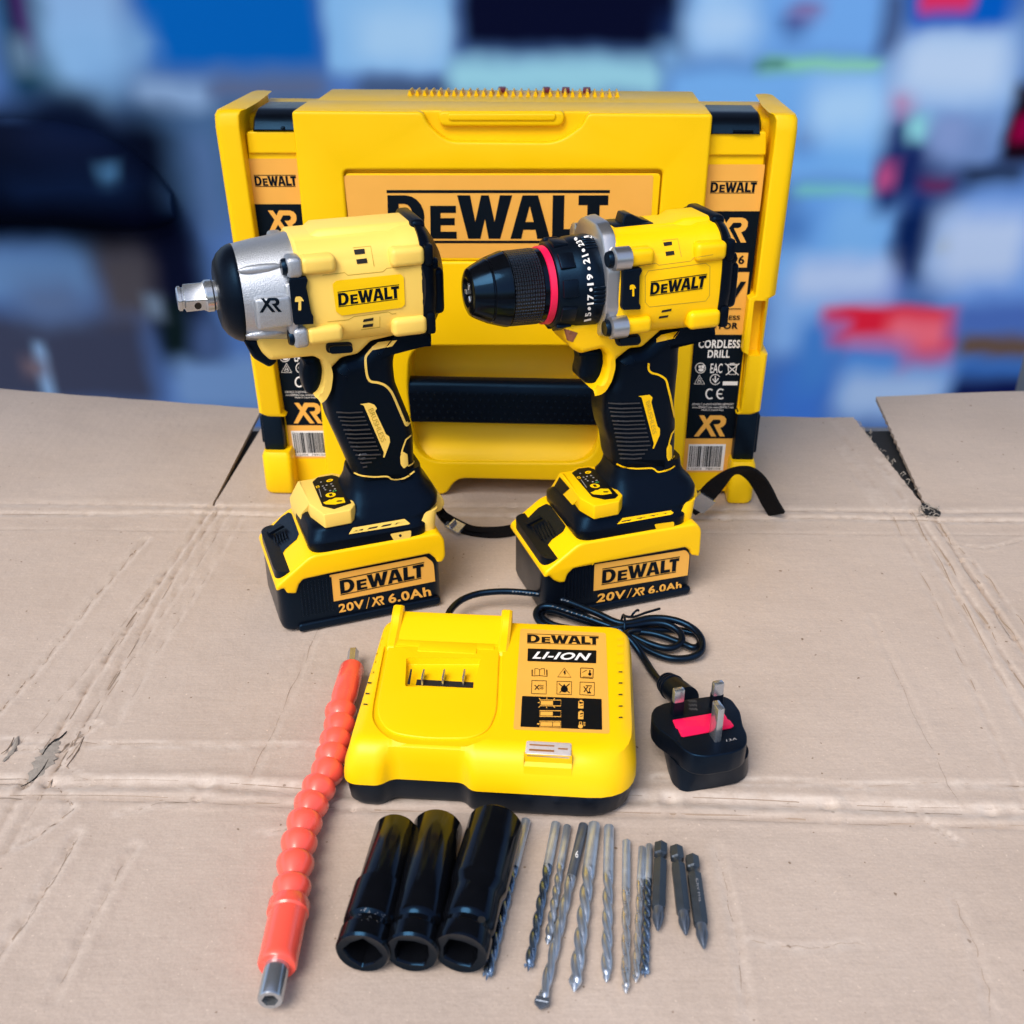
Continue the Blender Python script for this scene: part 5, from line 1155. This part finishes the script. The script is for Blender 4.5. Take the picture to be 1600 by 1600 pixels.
# the label
lm, lm2, lm3 = level_map(HF, 40, .15), level_map(HF, 40, .35), level_map(HF, 40, .55)
lb = Print().poly(rnd(zy((148, 142), (1002, 185), (1040, 1192), (78, 1150)), 4, 5)).lay('label', ORG, charger, lm)
k = Print()
k.art(MAKER, zy((213, 288), (935, 308), (933, 215), (216, 190)))
k.poly(rnd(zy((222, 340), (908, 360), (905, 488), (218, 466)), 1))
k.line(zy((262, 552), (262, 615), (340, 612), (418, 620), (414, 552)), 1, False)
for a in ((292, 542), (340, 552), (388, 542)): k.line(zy(a, (a[0], a[1] + 62)), .8)
k.line(zy((292, 542), (318, 542), (340, 552), (362, 542), (388, 542)), .8); k.line(zy((270, 552), (270, 612)), .7); k.line(zy((408, 552), (408, 612)), .7)
k.line(zy((520, 625), (587, 535), (655, 628)), 1.1, True); k.poly(zy((585, 560), (602, 562), (594, 580), (603, 582), (590, 608), (586, 586), (578, 584)))
k.line(rnd(zy((750, 535), (877, 540), (873, 640), (748, 632)), 1.5), 1.1, True); k.poly(circ(*zy((842, 597))[0], 2.6, 2.4, 12)); k.poly(zy((836, 556), (848, 556), (848, 595), (836, 595))); k.line(zy((768, 580), (790, 568), (812, 556)), .8); k.line(zy((770, 624), (865, 628)), .8)
k.line(zy((262, 660), (407, 664), (405, 796), (258, 790)), 1.1, True); k.line(zy((290, 705), (335, 752)), 1.5); k.line(zy((335, 705), (292, 752)), 1.5)
for yy in (712, 728, 744): k.line(zy((338, yy), (352, yy - 5), (364, yy + 3), (378, yy - 4)), .9)
k.line(zy((514, 668), (660, 672), (658, 802), (512, 796)), 1.1, True); k.poly(circ(*zy((587, 748))[0], 5.6, 5.0, 20)); k.poly(zy((568, 720), (587, 695), (604, 722))); k.line(zy((532, 690), (640, 785)), 1.4); k.line(zy((640, 692), (540, 782)), 1.4)
k.line(zy((744, 676), (888, 680), (886, 810), (742, 802)), 1.1, True); k.line(zy((782, 720), (820, 776)), 1.5); k.line(zy((822, 720), (784, 776)), 1.5); k.line(zy((800, 712), (860, 714), (850, 736), (838, 740), (838, 770), (856, 786), (815, 786)), 1.2)
k.poly(rnd(zy((165, 815), (960, 845), (965, 1153), (148, 1122)), 1.5))
k.lay('label_print', INK, lb, lm2)
Print().text('LI-ION', zy((265, 442), (846, 462), (858, 388), (288, 370)), .035, .25).lay('label_white_print', WHT, lb, lm3)
o = Print()
for y, w, full in ((885, .62, 0), (992, .62, 0), (1097, 1, 1)):
    x0 = 345 if y < 900 else 340; x1 = 553
    o.line(zy((x0, y - 30), (x1, y - 28), (x1, y + 30), (x0, y + 28)), 1.2, True); o.poly(zy((x0 + 8, y - 20), (x0 + 8 + (x1 - x0 - 14) * w, y - 19), (x0 + 8 + (x1 - x0 - 14) * w, y + 20), (x0 + 8, y + 19)))
o.line(zy((315, 1094), (338, 1095)), 2)
for a, b in (((345, 850), (335, 835)), ((412, 848), (413, 830)), ((480, 852), (492, 838)), ((340, 884), (322, 882)), ((342, 920), (330, 930)), ((410, 922), (410, 936)), ((478, 918), (492, 932))): o.line(zy(a, b), 1.2)
for y in (903, 1010): o.poly(rnd(zy((728, y - 38), (780, y - 36), (778, y + 38), (725, y + 36)), 1)); o.poly(zy((742, y - 48), (766, y - 47), (766, y - 38), (742, y - 38)))
o.poly(circ(*zy((749, 1120))[0], 3.8, 3.2, 14)); o.line(zy((738, 1110), (739, 1075), (758, 1075), (760, 1110)), 1.2)
for yy in (1080, 1095, 1110): o.line(zy((775, yy), (798, yy + 1)), 1)
o.lay('label_orange_print', ORG, lb, lm3)
k = Print()
for y in (885, 992): k.poly(zy((745, y - 2), (775, y - 10), (775, y + 2), (745, y + 10))); k.poly(zy((745, y + 28), (775, y + 18), (775, y + 24), (745, y + 34)))
k.line(zy((470, 1078), (468, 1116)), .9); k.poly(zy((735, 868), (770, 880), (735, 890))); k.lay('label_print', INK, lb, level_map(HF, 40, .75))

# ================================================================== power cord with its three-pin plug
cord = thing('power_cord', 'coiled black power cord with a three pin plug and red fuse cover, beside the charger', 'power cord', (0, 0, 0))
def gp(px, py, z): p = gnd(px, py, z); return Vector((p.x, p.y, p.z))
CP = [(706, 985, 16), (700, 962, 12), (716, 941, 12), (742, 929, 13), (775, 924.5, 14), (810, 925, 14), (850, 930, 14), (890, 941, 14), (930, 957, 13), (972, 974, 11),
      (1015, 966, 12), (1050, 968, 12), (1080, 980, 10), (1096, 998, 8), (1095, 1018, 6), (1076, 1028, 4), (1045, 1028, 4), (1010, 1014, 5), (975, 988, 8),
      (935, 972, 11), (895, 958, 12), (862, 948, 12), (843, 950, 11), (838, 962, 9), (850, 976, 7), (885, 985, 7), (930, 984, 8), (972, 980, 10),
      (1010, 974, 10), (1040, 975, 10), (1062, 988, 8), (1064, 1004, 6), (1045, 1013, 5), (1015, 1006, 6), (980, 990, 8),
      (940, 978, 7), (900, 966, 6), (868, 955, 7), (850, 955, 7), (848, 966, 6), (870, 978, 5), (915, 985, 5), (970, 986, 6),
      (1020, 990, 6), (1060, 1003, 5), (1084, 1012, 4.5), (1094, 1004, 3.5), (1084, 990, 3.2), (1050, 984, 4), (1005, 985, 6), (978, 990, 12),
      (990, 1006, 9), (1004, 1026, 5), (1018, 1048, 4), (1032, 1066, 6), (1042, 1078, 11), (1050, 1088, 14)]
cbp = B(); cbp.tube(smooth_path([gp(*p) for p in CP], 8), 2.35, 10); cbp.obj('cable', CORD, cord, 60)
pc = Print(); r9 = random.Random(9)
for (x0, y0), (x1, y1) in (((800, 924.5), (848, 929)), ((850, 930), (890, 941)), ((862, 948), (930, 969))):
    for i in range(9):
        u = i / 9; x = x0 + (x1 - x0) * u; y = y0 + (y1 - y0) * u - 1.2; pc.rect(x, y, x + r9.choice((2, 2.8, 3.4)), y + r9.choice((1, 1.6, 2.2)))
pc.lay('cable_print', mat('faded_grey_ink', (.10, .12, .15), .5), cord, surf_map(WORLD, [o_ for o_ in cord.children if o_.name.startswith('cable')], .12), 3)
tie = B(); c0 = gp(973, 981, 8); tie.tube([c0 + Vector((math.sin(a) * .8, math.cos(a) * 8.5, math.sin(a) * 7.5 + 1)) for a in [2 * math.pi * i / 20 for i in range(20)]], .85, 6, closed=True)
tie.tube(smooth_path([c0 + Vector((1, 2, 8)), gp(985, 964, 12), gp(990, 958, 15), gp(996, 953, 16), gp(998, 955, 15)], 4), .8, 6)
tie.tube(smooth_path([c0 + Vector((1, 2, 8)), gp(990, 964, 12), gp(1010, 957, 10), gp(1031, 951, 9)], 4), .9, 6)
tie.obj('cable_tie', BLK, cord, 60)
zp = lambda *p: zpts(p, .13125, 1000, 1040)
PT = rnd([tuple(gnd(x, y, 29).xy) for x, y in zp((133, 565), (175, 490), (290, 440), (600, 392), (830, 358), (1000, 355), (1100, 405), (1195, 540), (1225, 700), (1275, 810), (1278, 910), (1235, 975), (1100, 1035), (800, 1082), (640, 1065), (520, 1000), (405, 880), (215, 745), (150, 660))], 2.2, 3)
mid = Vector((sum(p[0] for p in PT) / len(PT), sum(p[1] for p in PT) / len(PT)))
def scaled(pts, k, dx=0, dy=0): return [(mid.x + (p[0] - mid.x) * k + dx, mid.y + (p[1] - mid.y) * k + dy) for p in pts]
pb = B(); pb.slab([PT], 15.5, 29, 1.0, 3, axis='z')
LOW = rnd([tuple(gnd(x, y, 1).xy) for x, y in zp((330, 1230), (385, 1390), (480, 1475), (560, 1492), (900, 1440), (1150, 1390), (1260, 1320), (1290, 1230), (1275, 960))] + [(PT[0][0] + 44, PT[0][1] + 6), (PT[0][0] + 12, PT[0][1] + 4)], 2.5, 3)
LOW2 = rnd([tuple(gnd(x, y, 16).xy) for x, y in zp((258, 960), (340, 1060), (440, 1180), (640, 1265), (800, 1270), (1040, 1215), (1270, 1110), (1300, 1020), (1268, 930))] + [(PT[0][0] + 44, PT[0][1] + 8), (PT[0][0] + 8, PT[0][1] + 5)], 2.5, 3)
pb.loft([[Vector((x, y, .3)) for x, y in LOW], [Vector((x, y, 16)) for x, y in LOW2]]) if len(LOW) == len(LOW2) else None
plug = pb.obj('plug', BLK, cord, 40)
plug['label'] = 'black three pin plug lying pins up'
sr = B(); a0, a1 = gp(1043, 1068, 15), gp(1072, 1092, 20)
dirv = (a1 - a0).normalized(); rot = dirv.to_track_quat('X', 'Z').to_matrix().to_4x4(); rot.translation = a0
sr.lathe([(-5, 3), (-4, 4.6), (0, 6.2), (4, 7.2), (9, 7.6), (14, 7.8), (24, 8)], 28, rot)
for k in range(3): sr.lathe([(-2 + k * 3.2, 5.4 + k * .6), (-1.6 + k * 3.2, 6.6 + k * .6), (-.4 + k * 3.2, 6.9 + k * .6), (0 + k * 3.2, 5.8 + k * .6)], 28, rot)
sr.obj('strain_relief', BLK, cord, 50)
rd = B(); rp = [tuple(gnd(x, y, 29.6).xy) for x, y in zp((388, 648), (985, 548), (1030, 615), (1040, 640), (1070, 650), (1118, 715), (1085, 735), (525, 842), (490, 835), (455, 760), (450, 745), (425, 735))]
rd.slab([rnd(rp, .6)], 28, 29.8, .2, 1, axis='z'); rd.obj('fuse_cover', RED, plug)
sm_ = Print().line(zp((370, 632), (1000, 530)), .9).line(zp((480, 862), (1150, 742)), .9).lay('cover_seam', INK, plug, level_map(WORLD, 29, .1))
dots = Print()
for i in range(6):
    for j in range(3): dots.poly(circ(*zp((580 + i * 17 + j * 6, 415 + j * 48 + (i % 2) * 14))[0], .7, .6, 6))
dots.text('13A', zp((1030, 905), (1155, 880), (1150, 855), (1025, 880)), .0); dots.lay('moulded_mark', GREY, plug, level_map(WORLD, 29, .1))
def pin(px, py, w, d, h, ang, sleeve, name):
    p = gnd(px, py, 29); m = Matrix.Translation((p.x, p.y + d / 2, 0)) @ Matrix.Rotation(ang, 4, 'Z')
    b_ = B(); b_.box(-w / 2, w / 2, -d / 2, d / 2, 28.5, 29 + h, .9, 2, m); o_ = b_.obj(name, CHR, plug)
    if sleeve: s_ = B(); s_.box(-w / 2 - .1, w / 2 + .1, -d / 2 - .1, d / 2 + .1, 28.6, 29 + h * .55, .3, 1, m); s_.obj('pin_sleeve', BLK, o_)
angp = math.atan2(gnd(1118, 1108, 29).y - gnd(1057, 1119, 29).y, gnd(1118, 1108, 29).x - gnd(1057, 1119, 29).x)
pin(1058, 1119, 6.3, 4, 17.6, angp, True, 'pin'); pin(1119, 1108, 6.3, 4, 17.6, angp, True, 'pin'); pin(1119, 1160, 4.1, 8, 22.8, angp, False, 'earth_pin')

# ================================================================== flexible bit holder (coral beads)
rod = thing('flexible_bit_holder', 'coral red flexible bit holder with ball jointed shaft and steel ends, left of the charger', 'bit holder', (0, 0, 0))
zr = lambda *p: zpts(p, .36866, 380, 1000)
RP = [zr(p)[0] for p in ((467, 45), (462, 118), (440, 200), (415, 290), (412, 345), (398, 408), (380, 472), (368, 535), (330, 608), (298, 675), (268, 750), (243, 835), (226, 920), (211, 1020), (196, 1118), (178, 1220), (143, 1385), (128, 1450), (113, 1530))]
RW = [gnd(x, y, 9.5) for x, y in RP]
spine = smooth_path([Vector((p.x, p.y, 9.5)) for p in RW], 12)
cum = [0.0]
for a, b_ in zip(spine, spine[1:]): cum.append(cum[-1] + (b_ - a).length)
def at(s_):
    s_ = max(0, min(cum[-1] - 1e-3, s_)); i = max(j for j in range(len(cum)) if cum[j] <= s_); i = min(i, len(spine) - 2)
    t = (s_ - cum[i]) / max(1e-6, cum[i + 1] - cum[i]); return spine[i].lerp(spine[i + 1], t)
def along(prof, n=28, zc_=None):
    rings = []
    for s_, r in prof:
        p = at(s_); d = (at(s_ + .8) - at(s_ - .8)).normalized(); sd_ = d.cross(Vector((0, 0, 1))).normalized(); u2 = sd_.cross(d)
        rings.append([p + (sd_ * math.cos(2 * math.pi * i / n) + u2 * math.sin(2 * math.pi * i / n)) * r for i in range(n)])
    return rings
def s_of(k): return cum[k * 12]
sh_ = B()
prof = []
for k in range(3, 14):
    a, b2 = s_of(k), s_of(k + 1); L_ = b2 - a; Rr = 9.2
    prof += [(a + L_ * .0, Rr * .60), (a + L_ * .05, Rr * .72), (a + L_ * .12, Rr * .93), (a + L_ * .2, Rr * 1.01), (a + L_ * .32, Rr * 1.02), (a + L_ * .45, Rr * .98), (a + L_ * .66, Rr * .85), (a + L_ * .86, Rr * .70), (a + L_ * .96, Rr * .60)]
sh_.loft(along(prof)); sh_.obj('ball_jointed_shaft', CORAL, rod, 30)
up = B(); a, b2 = s_of(1), s_of(3)
up.loft(along([(a, 5.5), (a + .3, 7.0), (a + 1.5, 7.6), (b2 - 10, 7.6), (b2 - 9, 7.2), (b2 - 1, 6.6), (b2 + .4, 6.2)])); up.obj('end_sleeve', CORAL, rod, 40)
lo = B(); a, b2 = s_of(14), s_of(16)
lo.loft(along([(a - .2, 6.5), (a, 9.6), (a + .6, 9.9), (a + 6, 9.9), (a + 7, 9.0), (b2 - 4, 8.9), (b2 - 1, 8.9), (b2, 8.2), (b2, 6)])); lo.obj('end_sleeve', CORAL, rod, 40)
tp = B(); a, b2 = s_of(16) - 2, cum[-1]
tp.loft(along([(a, 5.6), (b2 - 1, 5.6), (b2 - .2, 5.2)], 28), cap=True)
tpo = tp.obj('steel_socket', CHR, rod, 35)
e = at(cum[-1]); d = (at(cum[-1]) - at(cum[-1] - 2)).normalized(); rm = d.to_track_quat('X', 'Z').to_matrix().to_4x4(); rm.translation = e
hx = B(); hx.lathe([(-14, 3.7), (3, 3.7)], 6, rm); cut(tpo, [hx])
ho = B(); ho.lathe([(-9, 3.9), (-8.8, 3.9)], 6, rm); ho.obj('magnet', BLK, tpo)
hs = B(); hs.loft(along([(0, 2.6), (.8, 3.5), (s_of(1) + 2, 3.5)], 6)); hs.obj('hex_shank', CHR, rod, 25)

# ================================================================== deep impact sockets
def socket(px, py, bx, by, r, label, kind):
    f = gnd(px, py, r); k = gnd(bx, by, 2 * r - 1.5); d = Vector((k.x - f.x, k.y - f.y, 0)); L_ = d.length
    t = thing('impact_socket', label, 'socket', (f.x, f.y, 0), math.atan2(d.y, d.x), 'black deep sockets lying side by side')
    m = Matrix.Translation((0, 0, r + .1))
    b_ = B(); n = 48
    if kind == 0: prof = [(.3, r - 1.6), (.0, r - .9), (1.2, r), (9, r), (10, r - .8), (11, r - 1.8), (13.5, r - 1.8), (15, r - .2), (16, r), (36, r), (37.5, r - 1.6), (L_ - 1.5, r - 1.6), (L_, r - 2.6)]
    elif kind == 1: prof = [(.3, r - 1.6), (.0, r - .9), (1.2, r), (9, r), (10, r - .8), (11, r - 1.8), (13.5, r - 1.8), (15, r - .4), (17, r), (L_ - 1.5, r), (L_, r - 1)]
    else: prof = [(.3, r - 1.6), (.0, r - .9), (1.2, r - .4), (9, r - .4), (10, r - 1.2), (11, r - 2.2), (13.5, r - 2.2), (15, r - .8), (16, r - .4), (30, r - .4), (33, r - .5), (37, r + .7), (39, r + .9), (L_ - 1.5, r + .9), (L_, r - .2)]
    b_.lathe(prof, n, m); o_ = b_.obj('body', GLB, t, 40)
    rot = {0: 50, 1: 8, 2: 14}[kind]; h = 6.1
    c = B(); c.loft([[Vector((x, y * math.cos(R(rot)) - z * math.sin(R(rot)), r + y * math.sin(R(rot)) + z * math.cos(R(rot)))) for y, z in rnd([(-h * k_, -h * k_), (0, -h * k_ * 1.18), (h * k_, -h * k_), (h * k_ * 1.18, 0), (h * k_, h * k_), (0, h * k_ * 1.18), (-h * k_, h * k_), (-h * k_ * 1.18, 0)], .8, 2)] for x, k_ in ((-1, 1.16), (0, 1.14), (1.6, 1.0), (26, 1.0))])
    cut(o_, [c])
    if kind == 2:
        hp2 = B(); hp2.lathe([(0, 1.9), (.1, 1.9)], 16, Matrix.Translation((12.2, -2.6 * 0 + (-r * .55), r + r * .72)) @ Matrix.Rotation(R(-90), 4, 'Y') @ Matrix.Rotation(R(0), 4, 'X')); hp2.obj('pin_hole', VOID, o_)
    return t, o_
s1, s1o = socket(566, 1490, 619, 1270, 12.6, 'black deep socket with stamped marks, leftmost of the three', 0)
s2, _ = socket(643, 1490, 684, 1266, 12.6, 'plain straight black deep socket, the middle one of the three', 1)
s3, _ = socket(719, 1490, 775, 1260.5, 13.2, 'thickest black deep socket with a stepped collar, next to the drill bits', 2)
F1 = Frame((s1.location.x / S, s1.location.y / S, 0), s1.rotation_euler.z)
st = Print(); r3 = random.Random(3)
z5 = lambda *p: zpts(p, .2, 510, 1250)
for i in range(30):
    x, y = 240 + r3.random() * 215, 835 + r3.random() * 40 + (i % 3) * 30; y += (x - 240) * .12
    st.poly(z5((x, y), (x + r3.choice((6, 9, 12)), y + 2), (x + 8, y + 7), (x, y + 5)))
st.lay('stamped_mark', mat('worn_steel_mark', (.10, .11, .13), .4, metal=.6), s1o, surf_map(F1, [s1o], .1), 3)

# ================================================================== drill bits
z6 = lambda p: (800 + p[0] * .20619, 1260 + p[1] * .20619)
def drill_bit(top, tip, wpx, frac, turns, m, mf, label, tipkind):
    r = wpx / FPX * 545 / 2 * 1.12
    a = gnd(*top, r); b_ = gnd(*tip, r); d = Vector((b_.x - a.x, b_.y - a.y, 0)); L_ = d.length
    t = thing('drill_bit', label, 'drill bit', (a.x, a.y, 0), math.atan2(d.y, d.x), 'drill bits laid out in a row')
    Mz = Matrix.Translation((0, 0, r + .05)); xs = L_ * frac
    s_ = B(); s_.lathe([(0, r * .8), (.5, r), (xs, r), (xs + r * 1.4, r * .72)], 24, Mz); s_.obj('shank', m, t, 40)
    f = B(); n = 28; K = 90; rings = []; xe = L_ - (r * 1.1 if tipkind != 'carbide' else 4.5)
    for k in range(K + 1):
        u = k / K; x = xs - .5 + (xe - xs + .5) * u; th = -2 * math.pi * turns * u + .6; gro = min(1, u * 14)
        end = 1.0 if u < .97 else (1 - (u - .97) / .03 * .35)
        ring_ = []
        for i in range(n):
            q = 2 * math.pi * i / n; w = abs(math.cos(q)); fl = .40 + .60 * (w ** .55); rr_ = r * (1 - gro + gro * fl) * end * 1.02
            ring_.append(Vector((x, rr_ * math.cos(q + th), rr_ * math.sin(q + th))))
        rings.append(ring_)
    f.loft(rings, True, False, Mz)
    if tipkind == 'brad':
        f.lathe([(xe - .5, r * .5), (xe + .2, r * .32), (L_ + .6, .15)], 10, Mz)
        for s2_ in (1, -1): f.lathe([(xe - .6, .9), (xe + r * .5, .2)], 6, Matrix.Translation((0, s2_ * r * .7, r + .05 + s2_ * .3)))
    elif tipkind == 'cone': f.lathe([(xe - .4, r * .62), (xe + .3, r * .6), (L_, .2)], 14, Mz)
    f.obj('fluted_body', mf, t, 35)
    if tipkind == 'carbide':
        c = B(); c.box(xe - 1, xe + 1.5, -r * 1.2, r * 1.2, -r * .55, r * .55, .3, 1, Mz)
        c.loft([[Vector((xe + .5, y, z)) for y, z in ((-r * 1.28, -r * .4), (r * 1.28, -r * .4), (r * 1.28, r * .4), (-r * 1.28, r * .4))], [Vector((xe + 2, y, z)) for y, z in ((-r * 1.28, -r * .4), (r * 1.28, -r * .4), (r * 1.28, r * .4), (-r * 1.28, r * .4))], [Vector((L_, y, z)) for y, z in ((-r * .2, -r * .2), (r * .2, -r * .2), (r * .2, r * .2), (-r * .2, r * .2))]], True, False, Mz)
        c.obj('carbide_tip', DSTL, t, 25)
    return t, r
DG = mat('grey_drill_steel', (0.56, 0.63, 0.72), 0.36, metal=.9, bump=.2, bscale=900, mottle=.2, mscale=150)
DB = mat('dark_blue_steel', (0.22, 0.31, 0.44), 0.28, metal=.95, bump=.2, bscale=900, mottle=.25, mscale=150)
DW = mat('bright_fluted_steel', (0.78, 0.80, 0.82), 0.30, metal=.9, bump=.3, bscale=800, mottle=.35, mscale=220)
drill_bit((822, 1282), (760, 1531), 14, .34, 3.2, BSTL, DB, 'dark fluted brad point drill bit touching the thickest socket', 'brad')
drill_bit(z6((333, 130)), z6((122, 1245)), 13.4, .33, 2.9, BSTL, DB, 'brad point drill bit with a grey shank, second from the sockets', 'brad')
drill_bit(z6((420, 150)), z6((268, 1048)), 11.3, .35, 3.0, BSTL, DG, 'short slim drill bit whose tip touches the long masonry bit', 'cone')
t4, r4 = drill_bit(z6((542, 142)), z6((215, 1535)), 14, .33, 2.6, DSTL, DG, 'long dark masonry drill bit with a wide carbide tip', 'carbide')
drill_bit(z6((624, 138)), z6((470, 1408)), 17.5, .30, 2.6, BSTL, DG, 'thickest bright drill bit, right of the masonry bit', 'cone')
drill_bit(z6((735, 154)), z6((715, 1335)), 14.5, .34, 2.4, BSTL, DG, 'straight grey drill bit standing apart in the middle of the row', 'cone')
drill_bit(z6((867, 264)), z6((862, 1420)), 11.8, .36, 2.0, BSTL, DW, 'pale bright fluted drill bit lying apart right of the straight grey one', 'cone')
drill_bit(z6((985, 312)), z6((938, 1335)), 10.2, .28, 2.6, BSTL, DW, 'pale fluted drill bit touching the slim dark brad point bit', 'cone')
drill_bit(z6((1040, 294)), z6((1008, 1292)), 10.6, .30, 4.2, BSTL, DB, 'slim dark brad point drill bit beside the screwdriver bits', 'brad')
n6 = Print().text('6', [z6((478, 385)), z6((500, 392)), z6((506, 340)), z6((484, 335))], .0)
F4 = Frame((t4.location.x / S, t4.location.y / S, 0), t4.rotation_euler.z)
n6.lay('size_mark', WHT, t4, surf_map(F4, [c for c in t4.children if c.name.startswith('shank')], .08), 3)

# ================================================================== screwdriver bits
def phillips(top, tip, label):
    r = 3.45; a = gnd(*top, r); b_ = gnd(*tip, r * .9); d = Vector((b_.x - a.x, b_.y - a.y, 0)); L_ = d.length
    t = thing('screwdriver_bit', label, 'screwdriver bit', (a.x, a.y, 0), math.atan2(d.y, d.x), 'black cross tip screwdriver bits')
    Mz = Matrix.Translation((0, 0, r + .0)) @ Matrix.Rotation(R(30), 4, 'X')
    def hx_(x, k): return [Vector((x, r * 1.06 * k * math.cos(math.pi / 3 * i), r * 1.06 * k * math.sin(math.pi / 3 * i))) for i in range(6)]
    s_ = B(); s_.loft([hx_(0, .72), hx_(.9, 1), hx_(7.5, 1), hx_(8.4, .80)], True, False, Mz); s_.lathe([(8.2, 2.65), (8.8, 2.5), (10.6, 2.5), (11.4, 2.7)], 18, Matrix.Translation((0, 0, r)))
    s_.loft([hx_(11.2, .80), hx_(12.2, 1), hx_(L_ * .74, 1), hx_(L_ * .765, .9)], True, False, Mz); s_.obj('hex_shank', BITB, t, 25)
    c = B(); n = 40; rings = []; x0 = L_ * .76
    for k in range(13):
        u = k / 12; x = x0 + (L_ - x0) * u
        rad = 2.7 if u < .25 else (2.7 + (3.0 - 2.7) * (u - .25) / .1 if u < .35 else 3.0 * (1 - ((u - .35) / .65) ** 1.4 * .82)); gr = 0 if u < .15 else min(1, (u - .15) * 3)
        rings.append([Vector((x, rad * (1 - gr * .48 * (1 - abs(math.cos(2 * q)) ** .35)) * math.cos(q), rad * (1 - gr * .48 * (1 - abs(math.cos(2 * q)) ** .35)) * math.sin(q))) for q in [2 * math.pi * i / n for i in range(n)]])
    c.loft(rings, True, False, Matrix.Translation((0, 0, r)) @ Matrix.Rotation(R(20), 4, 'X')); c.obj('cross_tip', DSTL, t, 30)
    return t
phillips(z6((1128, 285)), z6((1105, 945)), 'cross tip screwdriver bit touching the slim dark drill bit')
phillips(z6((1243, 312)), z6((1318, 978)), 'cross tip screwdriver bit between the other two screwdriver bits')
t3 = phillips(z6((1362, 382)), z6((1456, 1082)), 'lettered cross tip screwdriver bit at the right end of the row')
F3 = Frame((t3.location.x / S, t3.location.y / S, 0), t3.rotation_euler.z)
Print().text('CRV PH2', [z6((1392, 545)), z6((1418, 720)), z6((1432, 718)), z6((1408, 543))], .0).lay('size_mark', GREY, t3, surf_map(F3, [c for c in t3.children if c.name.startswith('hex_shank')], .08), 3)
